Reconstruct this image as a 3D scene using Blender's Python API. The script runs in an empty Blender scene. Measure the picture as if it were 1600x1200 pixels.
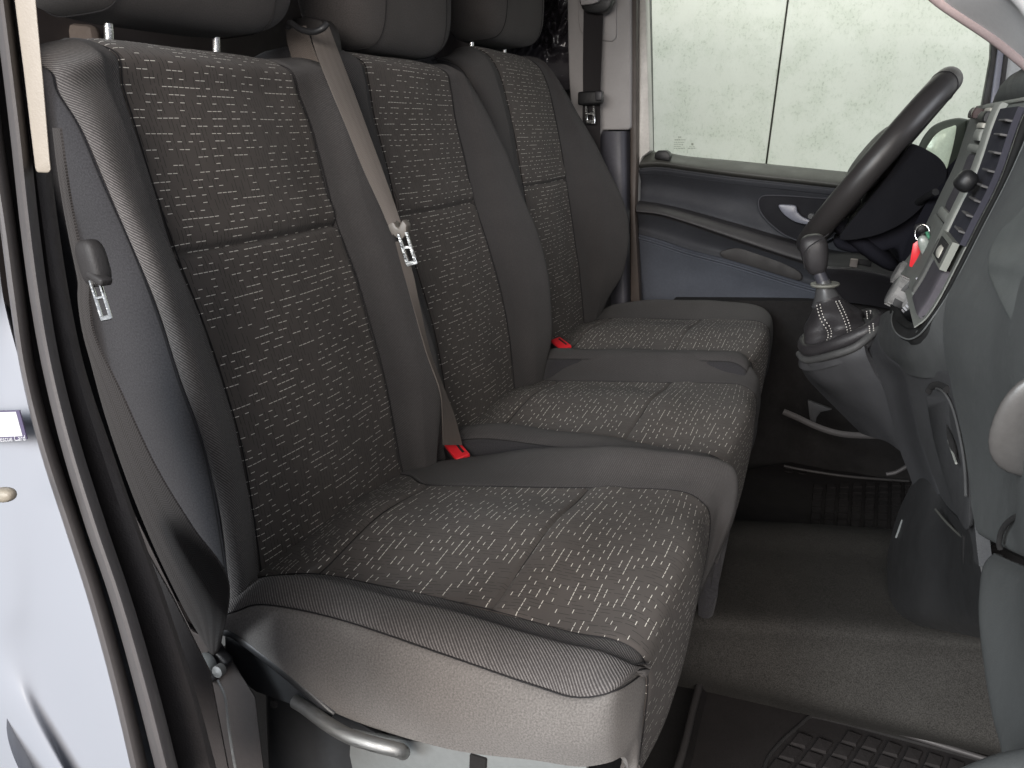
import bpy, bmesh, math, random
import numpy as np
from mathutils import Vector, Matrix
random.seed(7); np.random.seed(7)
scene = bpy.context.scene
C = scene.collection
# ---------------------------------------------------------------- camera
# van axes: X forward, Y across the cab (away from the open passenger door), Z up
SC = 1.15                      # metres per working unit
CAM = np.array([0.0, 0.0, 1.65])
F = 1350.0
dY = np.array([550.0, -402.0, F]); dY /= np.linalg.norm(dY)
dZ = np.array([-212.0, 4243.0, F]); dZ /= np.linalg.norm(dZ)
dZ -= dZ @ dY * dY; dZ /= np.linalg.norm(dZ)
dX = np.cross(dZ, dY)
R = np.array([dX, dY, -dZ])    # rows: world axes seen in camera (right, down, forward)
cam = bpy.data.cameras.new('camera'); co = bpy.data.objects.new('camera', cam); C.objects.link(co)
right, down, fwd = R[:, 0], R[:, 1], R[:, 2]
M = Matrix(((right[0], -down[0], -fwd[0], CAM[0]), (right[1], -down[1], -fwd[1], CAM[1]), (right[2], -down[2], -fwd[2], CAM[2]), (0, 0, 0, 1)))
co.matrix_world = M
cam.sensor_fit = 'HORIZONTAL'; cam.sensor_width = 36; cam.lens = 36 * F / 1600
cam.clip_start = 0.02; cam.clip_end = 60
scene.camera = co
scene.render.resolution_x = 1024; scene.render.resolution_y = 768
# ---------------------------------------------------------------- world, lamps, exposure
w = bpy.data.worlds.new('World'); scene.world = w; w.use_nodes = True
bg = w.node_tree.nodes['Background']; bg.inputs[0].default_value = (0.86, 0.9, 1.0, 1); bg.inputs[1].default_value = 0.50
def area(name, loc, target, size, power, col, sy=None):
    l = bpy.data.lights.new(name, 'AREA'); l.energy = power; l.color = col; l.size = size
    l.shape = 'RECTANGLE'; l.size_y = sy or size
    o = bpy.data.objects.new(name, l); C.objects.link(o); o.location = loc
    d = Vector(target) - Vector(loc); o.rotation_euler = d.to_track_quat('-Z', 'Y').to_euler()
    return o
key = area('door_softbox', (0.12, -1.75, 2.2), (-0.1, 0.8, 1.05), 1.5, 27, (1.0, 0.925, 0.86), 0.9)
key.data.spread = math.radians(95)
area('added_dash_fill', (-1.0, -1.7, 2.35), (0.4, 0.95, 1.25), 0.8, 15, (0.90, 0.96, 1.0), 1.0).data.spread = math.radians(70)  # added fill lamp with no known source, brightens the dashboard
area('windscreen_softbox', (1.9, 1.3, 2.75), (-0.5, 1.3, 1.3), 1.4, 38, (0.90, 0.93, 1.0), 1.2)
area('wall_strip', (-0.3, 2.9, 3.6), (-0.2, 4.0, 1.6), 2.6, 35, (1.0, 0.985, 0.92), 0.5)
scene.view_settings.view_transform = 'Standard'; scene.view_settings.look = 'None'
scene.view_settings.exposure = 0.22
scene.render.engine = 'CYCLES'

# ---------------------------------------------------------------- point helpers
def P(px, py, y):
    v = R @ np.array([px - 800.0, py - 600.0, F]); return v * (y / v[1]) * SC + CAM
def W(x, y, z): return np.array([x, y, z]) * SC + CAM
def proj(p):
    c = R.T @ (np.array(p, float) - CAM); return 800 + c[0] / c[2] * F, 600 + c[1] / c[2] * F
def lat(A, px):
    lo, hi = -0.9, 3.5
    for _ in range(50):
        m = (lo + hi) / 2
        if proj(A + np.array([0, m, 0]))[0] < px: lo = m
        else: hi = m
    return A + np.array([0, lo, 0])
def V3(*a): return np.array(a, float) * SC

# ---------------------------------------------------------------- object helpers
def org(p):
    o = np.zeros(3)
    while p is not None:
        o += np.array(p.location); p = p.parent
    return o
def mesh_obj(name, verts, faces, mat, parent=None, uvs=None, sharp=35, solid=None, sub=0):
    me = bpy.data.meshes.new(name)
    v = np.array(verts, float) - org(parent)
    me.from_pydata([tuple(x) for x in v], [], [tuple(int(i) for i in f) for f in faces])
    if uvs is not None:
        l = me.uv_layers.new(name='UVMap')
        idx = np.zeros(len(me.loops), int); me.loops.foreach_get('vertex_index', idx)
        l.data.foreach_set('uv', np.array(uvs, float)[idx].ravel())
    bm = bmesh.new(); bm.from_mesh(me)
    bmesh.ops.recalc_face_normals(bm, faces=bm.faces)
    bm.to_mesh(me); bm.free()
    me.polygons.foreach_set('use_smooth', [True] * len(me.polygons))
    try: me.set_sharp_from_angle(angle=math.radians(sharp))
    except Exception: pass
    me.materials.append(mat)
    o = bpy.data.objects.new(name, me); C.objects.link(o)
    if parent: o.parent = parent
    return o
def bm_obj(name, bm, mat, parent=None, sharp=35):
    bm.verts.ensure_lookup_table()
    vs = [np.array(v.co) for v in bm.verts]
    bm.verts.index_update()
    fs = [[v.index for v in f.verts] for f in bm.faces]
    bm.free()
    return mesh_obj(name, vs, fs, mat, parent, sharp=sharp)
def tag(o, label, cat, group=None, kind=None):
    o['label'] = label; o['category'] = cat
    if group: o['group'] = group
    if kind: o['kind'] = kind
    return o
def thing(name, loc, label, cat, group=None):
    o = bpy.data.objects.new(name, None); C.objects.link(o); o.location = tuple(loc); o.empty_display_size = 0.05
    return tag(o, label, cat, group)
def structure(o): o['kind'] = 'structure'; return o
def part_label(o, s): o['label'] = s; return o

def cr(p0, p1, p2, p3, t):
    return 0.5 * ((2 * p1) + (-p0 + p2) * t + (2 * p0 - 5 * p1 + 4 * p2 - p3) * t * t + (-p0 + 3 * p1 - 3 * p2 + p3) * t ** 3)
def curve(pts, t):
    pts = [np.array(p, float) for p in pts]; n = len(pts)
    i = min(int(t), n - 2); f = t - i
    g = lambda k: pts[k] if 0 <= k < n else (2 * pts[0] - pts[1] if k < 0 else 2 * pts[-1] - pts[-2])
    return cr(g(i - 1), g(i), g(i + 1), g(i + 2), f)
def samp(pts, n): return [curve(pts, (len(pts) - 1) * k / (n - 1)) for k in range(n)]

def crw(n, ts):
    """Catmull-Rom weight matrix for parameters ts over n control points"""
    Wm = np.zeros((len(ts), n))
    for k, t in enumerate(ts):
        i = min(max(int(math.floor(t)), 0), n - 2); f = t - i
        ws = (.5 * (-f + 2 * f * f - f ** 3), .5 * (2 - 5 * f * f + 3 * f ** 3), .5 * (f + 4 * f * f - 3 * f ** 3), .5 * (-f * f + f ** 3))
        for q, wt in zip((i - 1, i, i + 1, i + 2), ws):
            if q < 0: Wm[k, 0] += 2 * wt; Wm[k, 1] -= wt
            elif q >= n: Wm[k, n - 1] += 2 * wt; Wm[k, n - 2] -= wt
            else: Wm[k, q] += wt
    return Wm
class Surf:
    def __init__(s, grid): s.g = np.array(grid, float); s.nr, s.nc = s.g.shape[:2]
    def grid(s, us, vs): return np.einsum('vr,rck,uc->vuk', crw(s.nr, vs), s.g, crw(s.nc, us))
    def ev(s, u, v): return s.grid([u], [v])[0, 0]
    def normals(s, us, vs):
        e = .03; us = np.array(us); vs = np.array(vs)
        a = s.grid(np.minimum(us + e, s.nc - 1), vs) - s.grid(np.maximum(us - e, 0), vs)
        b = s.grid(us, np.minimum(vs + e, s.nr - 1)) - s.grid(us, np.maximum(vs - e, 0))
        n = np.cross(a, b); l = np.linalg.norm(n, axis=2, keepdims=True)
        return np.where(l > 1e-12, n / np.maximum(l, 1e-12), np.array([0, 0, 1.0]))

def panel(name, S, u0, u1, v0, v1, nu, nv, mat, parent, out, th=0.012, seam=(0, 0, 0, 0), fn=None, dip=0.0035, sw=0.008, uvo=(0, 0), xv=()):
    """closed sheet over part of a Surf; out = rough outward vector; seam = which edges (u0,u1,v0,v1) roll inwards"""
    out = np.array(out, float)
    us = np.linspace(0, 1, nu)
    # crowd samples at seams
    def crowd(n, a, b):
        t = np.linspace(0, 1, n)
        if a and b: t = 0.5 - 0.5 * np.cos(math.pi * t) if n < 14 else np.concatenate(([0, .006, .015, .028], np.linspace(.05, .95, n - 8), [.972, .985, .994, 1]))
        elif a: t = np.concatenate(([0, .006, .015, .028], np.linspace(.05, 1, n - 4)))
        elif b: t = np.concatenate((np.linspace(0, .95, n - 4), [.972, .985, .994, 1]))
        return t
    us = u0 + (u1 - u0) * crowd(nu, seam[0], seam[1]); vs = v0 + (v1 - v0) * crowd(nv, seam[2], seam[3])
    for q in xv: vs = np.array(sorted(set([v for v in vs if abs(v - q) > .16] + [q + d for d in (-.15, -.11, -.08, -.055, -.035, -.018, 0, .018, .035, .055, .08, .11, .15)])))
    nu, nv = len(us), len(vs)
    pts = S.grid(us, vs); nn = S.normals(us, vs)
    sg = np.sign((nn[nv // 2, nu // 2] * out).sum()) or 1; nn *= sg
    du = np.concatenate((np.zeros((nv, 1)), np.cumsum(np.linalg.norm(np.diff(pts, axis=1), axis=2), axis=1)), axis=1)
    dv = np.concatenate((np.zeros((1, nu)), np.cumsum(np.linalg.norm(np.diff(pts, axis=0), axis=2), axis=0)), axis=0)
    mu, mv = du[nv // 2], dv[:, nu // 2]
    disp = np.zeros((nv, nu))
    g = lambda d: np.exp(-(d / (sw * .5)) ** 1.3)
    if seam[0]: disp -= dip * g(du)
    if seam[1]: disp -= dip * g(du[:, -1:] - du)
    if seam[2]: disp -= dip * g(dv)
    if seam[3]: disp -= dip * g(dv[-1:] - dv)
    if fn is not None:
        for j in range(nv):
            for i in range(nu): disp[j, i] += fn(us[i], vs[j], mu[i], mv[j])
    pts = pts + nn * disp[..., None]
    back = pts - nn * th
    verts = list(pts.reshape(-1, 3)) + list(back.reshape(-1, 3)); N = nu * nv
    Uc = mu[None, :] * np.ones((nv, 1)); Vc = mv[:, None] * np.ones((1, nu))
    # lateral coordinate centred, real arc length
    mid = nu // 2
    Uc = du - du[:, mid:mid + 1] + uvo[0] + 5; Vc = Vc + uvo[1] + 5
    uv = np.stack((Uc, Vc), -1).reshape(-1, 2); uv = np.concatenate((uv, uv))
    fs = []
    I = lambda j, i: j * nu + i
    for j in range(nv - 1):
        for i in range(nu - 1):
            fs.append((I(j, i), I(j, i + 1), I(j + 1, i + 1), I(j + 1, i)))
            fs.append((N + I(j, i), N + I(j + 1, i), N + I(j + 1, i + 1), N + I(j, i + 1)))
    rim = [(0, i) for i in range(nu)] + [(j, nu - 1) for j in range(1, nv)] + [(nv - 1, i) for i in range(nu - 2, -1, -1)] + [(j, 0) for j in range(nv - 2, 0, -1)]
    for k in range(len(rim)):
        a = I(*rim[k]); b = I(*rim[(k + 1) % len(rim)]); fs.append((a, b, N + b, N + a))
    return mesh_obj(name, verts, fs, mat, parent, uvs=uv, sharp=50)

def frames(pts):
    pts = [np.array(p, float) for p in pts]; out = []; up = np.array([0.1, 0.2, 1.0])
    for i in range(len(pts)):
        t = pts[min(i + 1, len(pts) - 1)] - pts[max(i - 1, 0)]; t /= (np.linalg.norm(t) + 1e-12)
        if i == 0:
            a = np.cross(t, up); a /= (np.linalg.norm(a) + 1e-12)
        else:
            a = a - (a @ t) * t; a /= (np.linalg.norm(a) + 1e-12)
        out.append((pts[i], t, a, np.cross(t, a)))
    return out
def tube(name, pts, r, mat, parent=None, n=12, closed=False, rs=None, flat=None, smooth=0, sharp=50):
    if smooth: pts = samp(pts, smooth)
    fr = frames(pts); verts = []; m = len(fr)
    for k, (p, t, a, b) in enumerate(fr):
        rr = rs(k / (m - 1)) if rs else r
        for i in range(n):
            an = 2 * math.pi * i / n
            verts.append(p + a * math.cos(an) * rr * (flat[0] if flat else 1) + b * math.sin(an) * rr * (flat[1] if flat else 1))
    fs = []
    for k in range(m if closed else m - 1):
        for i in range(n):
            k2 = (k + 1) % m
            fs.append((k * n + i, k * n + (i + 1) % n, k2 * n + (i + 1) % n, k2 * n + i))
    if not closed: fs += [tuple(range(n))[::-1], tuple(range((m - 1) * n, m * n))]
    return mesh_obj(name, verts, fs, mat, parent, sharp=sharp)
def sweep(name, rails, mat, parent=None, closed_section=True, n=None, sharp=50):
    """rails: list of polylines (same length) that form a closed section"""
    rails = [samp(r, n) if n else [np.array(p) for p in r] for r in rails]
    m = len(rails); L = len(rails[0]); verts = [rails[i][k] for k in range(L) for i in range(m)]; fs = []
    for k in range(L - 1):
        for i in range(m):
            fs.append((k * m + i, k * m + (i + 1) % m, (k + 1) * m + (i + 1) % m, (k + 1) * m + i))
    fs += [tuple(range(m))[::-1], tuple(range((L - 1) * m, L * m))]
    return mesh_obj(name, verts, fs, mat, parent, sharp=sharp)
def ribbon(name, Lp, Rp, mat, parent=None, th=0.0016, n=40, wave=0, nw=4):
    L = samp(Lp, n); Rr = samp(Rp, n); verts = []; uv = []; m = nw + 1; d = 0
    mid = [(a + b) / 2 for a, b in zip(L, Rr)]
    for k in range(n):
        t = mid[min(k + 1, n - 1)] - mid[max(k - 1, 0)]; a = Rr[k] - L[k]
        nr = np.cross(t, a); nr /= (np.linalg.norm(nr) + 1e-12)
        if k: d += np.linalg.norm(mid[k] - mid[k - 1])
        for i in range(m):
            f = i / nw; q = L[k] * (1 - f) + Rr[k] * f + nr * wave * math.sin(f * math.pi)
            verts.append(q + nr * th / 2); verts.append(q - nr * th / 2); uv += [(f * 0.048, d)] * 2
    fs = []
    I = lambda k, i, s: (k * m + i) * 2 + s
    for k in range(n - 1):
        for i in range(nw):
            fs.append((I(k, i, 0), I(k, i + 1, 0), I(k + 1, i + 1, 0), I(k + 1, i, 0)))
            fs.append((I(k, i, 1), I(k + 1, i, 1), I(k + 1, i + 1, 1), I(k, i + 1, 1)))
        fs.append((I(k, 0, 0), I(k + 1, 0, 0), I(k + 1, 0, 1), I(k, 0, 1)))
        fs.append((I(k, nw, 0), I(k, nw, 1), I(k + 1, nw, 1), I(k + 1, nw, 0)))
    for i in range(nw):
        fs.append((I(0, i, 0), I(0, i, 1), I(0, i + 1, 1), I(0, i + 1, 0))); fs.append((I(n - 1, i, 0), I(n - 1, i + 1, 0), I(n - 1, i + 1, 1), I(n - 1, i, 1)))
    return mesh_obj(name, verts, fs, mat, parent, uvs=uv, sharp=60)
def rbox(name, c, ax, half, mat, parent=None, bev=0.004, seg=3, taper=None, sharp=35):
    """bevelled box: centre c, axes ax (3 unit vectors), half sizes"""
    bm = bmesh.new(); bmesh.ops.create_cube(bm, size=2)
    ax = [np.array(a, float) / np.linalg.norm(a) for a in ax]
    for v in bm.verts:
        q = np.array(v.co); k = 1.0
        if taper: k = 1 + (taper - 1) * (q[2] + 1) / 2
        v.co = Vector(np.array(c) + ax[0] * q[0] * half[0] * k + ax[1] * q[1] * half[1] * k + ax[2] * q[2] * half[2])
    bmesh.ops.recalc_face_normals(bm, faces=bm.faces)
    if bev: bmesh.ops.bevel(bm, geom=list(bm.edges) + list(bm.verts), offset=bev, segments=seg, affect='EDGES', profile=0.5)
    return bm_obj(name, bm, mat, parent, sharp)
def prism(name, poly, ext, mat, parent=None, bev=0.003, seg=2, sharp=35, holes=None):
    """polygon (3-D points, near planar) extruded by vector ext, bevelled"""
    bm = bmesh.new(); vs = [bm.verts.new(Vector(p)) for p in poly]
    f = bm.faces.new(vs); r = bmesh.ops.extrude_face_region(bm, geom=[f])
    for v in r['geom']:
        if isinstance(v, bmesh.types.BMVert): v.co += Vector(ext)
    bmesh.ops.recalc_face_normals(bm, faces=bm.faces)
    if bev:
        es = [e for e in bm.edges if len(e.link_faces) == 2 and e.calc_face_angle(0) > 0.6]
        bmesh.ops.bevel(bm, geom=es, offset=bev, segments=seg, affect='EDGES', profile=0.5, clamp_overlap=True)
    bmesh.ops.triangulate(bm, faces=[f for f in bm.faces if len(f.verts) > 4])
    return bm_obj(name, bm, mat, parent, sharp)
def pxpoly(pts, y): return [P(a, b, y) for a, b in pts]
def roundpoly(pts, n=40):
    """closed catmull through 2-D/3-D points"""
    pts = [np.array(p, float) for p in pts]; m = len(pts); out = []
    for k in range(n):
        t = m * k / n; i = int(t); f = t - i
        out.append(cr(pts[(i - 1) % m], pts[i % m], pts[(i + 1) % m], pts[(i + 2) % m], f))
    return out
def lathe(name, c, axis, prof, mat, parent=None, n=28, ref=(0.3, 1, 0.2), squash=1.0, sharp=40):
    axis = np.array(axis, float); axis /= np.linalg.norm(axis); a = np.cross(axis, ref); a /= np.linalg.norm(a); b = np.cross(axis, a)
    verts = []; fs = []
    for (r, h) in prof:
        for i in range(n):
            an = 2 * math.pi * i / n; verts.append(np.array(c) + axis * h + a * math.cos(an) * r + b * math.sin(an) * r * squash)
    m = len(prof)
    for k in range(m - 1):
        for i in range(n): fs.append((k * n + i, k * n + (i + 1) % n, (k + 1) * n + (i + 1) % n, (k + 1) * n + i))
    fs += [tuple(range(n))[::-1], tuple(range((m - 1) * n, m * n))]
    return mesh_obj(name, verts, fs, mat, parent, sharp=sharp)
def ellblob(name, c, ax, half, mat, parent=None, pw=2.6, nu=28, nv=18, fn=None):
    """superellipsoid"""
    ax = [np.array(a, float) / np.linalg.norm(a) for a in ax]; verts = []; fs = []
    sp = lambda x, e: math.copysign(abs(x) ** e, x)
    e = 2 / pw
    for j in range(nv + 1):
        ph = -math.pi / 2 + math.pi * j / nv
        for i in range(nu):
            th = 2 * math.pi * i / nu
            q = np.array([sp(math.cos(ph), e) * sp(math.cos(th), e), sp(math.cos(ph), e) * sp(math.sin(th), e), sp(math.sin(ph), e)])
            if fn is not None: q = fn(q)
            verts.append(np.array(c) + ax[0] * q[0] * half[0] + ax[1] * q[1] * half[1] + ax[2] * q[2] * half[2])
    for j in range(nv):
        for i in range(nu): fs.append((j * nu + i, j * nu + (i + 1) % nu, (j + 1) * nu + (i + 1) % nu, (j + 1) * nu + i))
    o = mesh_obj(name, verts, fs, mat, parent, sharp=80)
    return o

# ---------------------------------------------------------------- materials
class N:
    def __init__(s, name):
        s.m = bpy.data.materials.new(name); s.m.use_nodes = True; s.t = s.m.node_tree; s.b = s.t.nodes['Principled BSDF']
    def n(s, ty, **k):
        x = s.t.nodes.new(ty)
        for a, b in k.items(): setattr(x, a, b)
        return x
    def l(s, a, b): s.t.links.new(a, b)
    def m2(s, op, a, b=None, c=None):
        x = s.n('ShaderNodeMath', operation=op)
        for i, q in enumerate((a, b, c)):
            if q is None: continue
            if isinstance(q, (int, float)): x.inputs[i].default_value = q
            else: s.l(q, x.inputs[i])
        return x.outputs[0]
    def mix(s, f, a, b):
        x = s.n('ShaderNodeMix', data_type='RGBA')
        for i, q in ((0, f), (6, a), (7, b)):
            if isinstance(q, (int, float)): x.inputs[i].default_value = q
            elif isinstance(q, tuple): x.inputs[i].default_value = (*q, 1) if len(q) == 3 else q
            else: s.l(q, x.inputs[i])
        return x.outputs[2]
    def noise(s, vec, scale, det=3, rough=0.55, out=0):
        x = s.n('ShaderNodeTexNoise'); x.inputs['Scale'].default_value = scale; x.inputs['Detail'].default_value = det; x.inputs['Roughness'].default_value = rough
        if vec is not None: s.l(vec, x.inputs['Vector'])
        return x.outputs[out]
    def ramp(s, f, lo, hi, a=0.0, b=1.0):
        x = s.n('ShaderNodeMapRange'); x.clamp = True
        for i, q in enumerate((f, lo, hi, a, b)):
            if isinstance(q, (int, float)): x.inputs[i].default_value = q
            else: s.l(q, x.inputs[i])
        return x.outputs[0]
    def bump(s, h, st, dist=0.001, prev=None):
        x = s.n('ShaderNodeBump'); x.inputs['Strength'].default_value = st; x.inputs['Distance'].default_value = dist; s.l(h, x.inputs['Height'])
        if prev is not None: s.l(prev, x.inputs['Normal'])
        s.l(x.outputs[0], s.b.inputs['Normal']); return x.outputs[0]
    def set(s, **k):
        for a, b in k.items():
            q = s.b.inputs[a.replace('_', ' ')]
            if isinstance(b, tuple): q.default_value = (*b, 1) if len(b) == 3 else b
            elif isinstance(b, (int, float)): q.default_value = b
            else: s.l(b, q)
        return s
def obj_coord(n): return n.n('ShaderNodeTexCoord').outputs['Object']
def uv_coord(n): return n.n('ShaderNodeTexCoord').outputs['UV']

def plastic(name, col, rough=0.5, grain=0.35, gs=900, mott=0.12, spec=0.45, coat=0, speck=0.0):
    n = N(name); o = obj_coord(n)
    a = n.noise(o, 9, 4); f = n.ramp(a, 0.3, 0.7, 1 - mott, 1 + mott)
    d = n.noise(o, 160, 3, 0.7); f2 = n.m2('MULTIPLY', f, n.ramp(d, 0.3, 0.7, 1 - mott * .6, 1 + mott * .6))
    if speck: f2 = n.m2('MULTIPLY', f2, n.ramp(n.noise(o, gs, 2, .6), .35, .65, 1 - speck, 1 + speck))
    c = n.n('ShaderNodeVectorMath', operation='SCALE'); c.inputs[0].default_value = col; n.l(f2, c.inputs[3])
    n.set(Base_Color=c.outputs[0], Roughness=n.ramp(n.noise(o, 30, 4), 0.3, 0.7, rough - .06, rough + .08), Specular_IOR_Level=spec, Coat_Weight=coat)
    if grain: n.bump(n.noise(o, gs, 2, 0.6), grain, 0.0006)
    return n.m
def fabric_pattern():
    n = N('dashed_seat_fabric'); uv = uv_coord(n); sep = n.n('ShaderNodeSeparateXYZ'); n.l(uv, sep.inputs[0]); u, v = sep.outputs[0], sep.outputs[1]
    w_, h_ = 0.0080, 0.0083
    warp = n.noise(uv, 14, 1); v = n.m2('ADD', v, n.m2('MULTIPLY', n.m2('SUBTRACT', warp, 0.5), 0.0022))
    vr = n.m2('DIVIDE', v, h_); r = n.m2('FLOOR', vr); fv = n.m2('FRACT', vr)
    wn = n.n('ShaderNodeTexWhiteNoise', noise_dimensions='1D'); n.l(r, wn.inputs['W'])
    ur = n.m2('ADD', n.m2('DIVIDE', u, w_), n.m2('MULTIPLY', n.m2('FLOOR', n.m2('MULTIPLY', wn.outputs[0], 3.99)), 0.25)); c = n.m2('FLOOR', ur); fu = n.m2('FRACT', ur)
    cv = n.n('ShaderNodeCombineXYZ'); n.l(c, cv.inputs[0]); n.l(r, cv.inputs[1])
    w2 = n.n('ShaderNodeTexWhiteNoise', noise_dimensions='2D'); n.l(cv.outputs[0], w2.inputs['Vector'])
    on = n.m2('LESS_THAN', w2.outputs[0], 0.43)
    a = n.m2('LESS_THAN', n.m2('ABSOLUTE', n.m2('SUBTRACT', fu, 0.5)), 0.40)
    b = n.m2('LESS_THAN', n.m2('ABSOLUTE', n.m2('SUBTRACT', fv, 0.5)), 0.046)
    dash = n.m2('MULTIPLY', n.m2('MULTIPLY', a, b), on)
    # dark woven ticks running the other way
    ur2 = n.m2('DIVIDE', u, 0.0056); c2 = n.m2('FLOOR', ur2); fu2 = n.m2('FRACT', ur2)
    sh = n.n('ShaderNodeTexWhiteNoise', noise_dimensions='1D'); n.l(c2, sh.inputs['W'])
    vr2 = n.m2('ADD', n.m2('DIVIDE', v, h_ * 1.9), sh.outputs[0]); r2 = n.m2('FLOOR', vr2); fv2 = n.m2('FRACT', vr2)
    cv2 = n.n('ShaderNodeCombineXYZ'); n.l(c2, cv2.inputs[0]); n.l(r2, cv2.inputs[1])
    w3 = n.n('ShaderNodeTexWhiteNoise', noise_dimensions='2D'); n.l(cv2.outputs[0], w3.inputs['Vector'])
    tick = n.m2('MULTIPLY', n.m2('MULTIPLY', n.m2('LESS_THAN', n.m2('ABSOLUTE', n.m2('SUBTRACT', fu2, 0.5)), 0.09), n.m2('LESS_THAN', n.m2('ABSOLUTE', n.m2('SUBTRACT', fv2, 0.5)), 0.40)), n.m2('LESS_THAN', w3.outputs[0], 0.62))
    rib = n.m2('SINE', n.m2('MULTIPLY', u, 2 * math.pi / 0.0016)); rib2 = n.m2('SINE', n.m2('MULTIPLY', v, 2 * math.pi / 0.0012))
    wv = n.m2('MULTIPLY', rib, rib2)
    cl = n.noise(uv, 12, 4)
    base = n.mix(n.ramp(cl, .3, .7), (0.078, 0.068, 0.062), (0.098, 0.086, 0.079))
    base = n.mix(n.ramp(wv, -1, 1, 0, .35), base, (0.045, 0.041, 0.039))
    base = n.mix(n.m2('MULTIPLY', tick, 0.62), base, (0.012, 0.011, 0.011))
    nse = n.noise(uv, 600, 2); dcol = n.mix(nse, (0.66, 0.63, 0.57), (0.88, 0.85, 0.78))
    n.set(Base_Color=n.mix(dash, base, dcol), Roughness=0.92, Specular_IOR_Level=0.12, Sheen_Weight=0.08, Sheen_Roughness=0.6)
    h = n.m2('ADD', n.m2('MULTIPLY', wv, 0.3), n.m2('SUBTRACT', n.m2('MULTIPLY', dash, 0.9), n.m2('MULTIPLY', tick, 1.2)))
    n.bump(h, 0.6, 0.0006)
    return n.m
def fabric_twill(name, dark, light, pitch=0.0036, ang=0.9):
    n = N(name); uv = uv_coord(n); sep = n.n('ShaderNodeSeparateXYZ'); n.l(uv, sep.inputs[0]); u, v = sep.outputs[0], sep.outputs[1]
    q = n.m2('ADD', n.m2('MULTIPLY', u, ang), v)
    s = n.m2('SINE', n.m2('MULTIPLY', q, 2 * math.pi / pitch)); s2 = n.m2('SINE', n.m2('MULTIPLY', u, 2 * math.pi / 0.0013))
    f = n.ramp(n.m2('ADD', s, n.m2('MULTIPLY', s2, 0.35)), -1.1, 1.1)
    f = n.m2('MULTIPLY', f, n.ramp(n.noise(uv, 300, 2), .25, .75, .6, 1.15))
    c = n.mix(f, dark, light); c = n.mix(n.ramp(n.noise(uv, 10, 4), .3, .7, 0, .3), c, tuple(x * .6 for x in dark))
    n.set(Base_Color=c, Roughness=0.93, Specular_IOR_Level=0.12, Sheen_Weight=0.08, Sheen_Roughness=0.6)
    n.bump(n.m2('ADD', s, n.m2('MULTIPLY', n.noise(uv, 500, 2), .8)), 0.55, 0.0007)
    return n.m
def fabric_plain(name, col, fleck=0.35):
    n = N(name); uv = uv_coord(n)
    a = n.noise(uv, 520, 3, .7); b = n.noise(uv, 9, 4); wv = n.n('ShaderNodeTexWave'); wv.inputs['Scale'].default_value = 260; wv.inputs['Distortion'].default_value = 2; n.l(uv, wv.inputs['Vector'])
    f = n.ramp(a, .3, .7, 1 - fleck, 1 + fleck); f = n.m2('MULTIPLY', f, n.ramp(b, .3, .7, .88, 1.1))
    c = n.n('ShaderNodeVectorMath', operation='SCALE'); c.inputs[0].default_value = col; n.l(f, c.inputs[3])
    n.set(Base_Color=c.outputs[0], Roughness=0.95, Specular_IOR_Level=0.1, Sheen_Weight=0.1, Sheen_Roughness=0.6)
    n.bump(n.m2('ADD', a, n.m2('MULTIPLY', wv.outputs[1], .5)), 0.5, 0.0007)
    return n.m
def webbing(name, col):
    n = N(name); uv = uv_coord(n); sep = n.n('ShaderNodeSeparateXYZ'); n.l(uv, sep.inputs[0]); u, v = sep.outputs[0], sep.outputs[1]
    z = n.m2('ABSOLUTE', n.m2('SUBTRACT', n.m2('FRACT', n.m2('DIVIDE', u, 0.012)), 0.5))
    s = n.m2('SINE', n.m2('MULTIPLY', n.m2('ADD', v, n.m2('MULTIPLY', z, 0.008)), 2 * math.pi / 0.0024))
    c = n.mix(n.ramp(s, -1, 1, 0, .5), col, tuple(x * .55 for x in col))
    n.set(Base_Color=c, Roughness=0.8, Specular_IOR_Level=0.2, Sheen_Weight=0.05)
    n.bump(s, 0.5, 0.0004); return n.m
def metal(name, col, rough=0.3, scr=0.15):
    n = N(name); o = obj_coord(n); mp = n.n('ShaderNodeMapping'); mp.inputs['Scale'].default_value = (30, 200, 200); n.l(o, mp.inputs['Vector'])
    n.set(Base_Color=col, Metallic=1.0, Roughness=n.ramp(n.noise(mp.outputs[0], 3, 3), .3, .7, rough - scr * .5, rough + scr)); return n.m
def flat(name, col, rough=0.5, metallic=0.0):
    n = N(name); o = obj_coord(n); f = n.ramp(n.noise(o, 60, 3), .3, .7, .9, 1.1)
    c = n.n('ShaderNodeVectorMath', operation='SCALE'); c.inputs[0].default_value = col; n.l(f, c.inputs[3])
    n.set(Base_Color=c.outputs[0], Roughness=rough, Metallic=metallic); return n.m
def concrete():
    n = N('light_concrete'); o = obj_coord(n)
    big = n.noise(o, 1.7, 5, .6); med = n.noise(o, 9, 5, .65); mp = n.n('ShaderNodeMapping'); mp.inputs['Scale'].default_value = (30, 30, 21); n.l(o, mp.inputs['Vector'])
    fine = n.noise(mp.outputs[0], 3.2, 4, .75)
    sp = n.m2('MULTIPLY', n.ramp(fine, .53, .62), n.ramp(med, .42, .66, .1, 1))
    c = n.mix(n.ramp(big, .3, .7), (0.70, 0.69, 0.65), (0.80, 0.79, 0.75)); c = n.mix(n.ramp(med, .45, .7, 0, .5), c, (0.56, 0.59, 0.51)); c = n.mix(n.m2('MULTIPLY', sp, .62), c, (0.36, 0.38, 0.32))
    n.set(Base_Color=c, Roughness=0.85, Specular_IOR_Level=.2); n.bump(fine, .2, .002); return n.m
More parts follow.
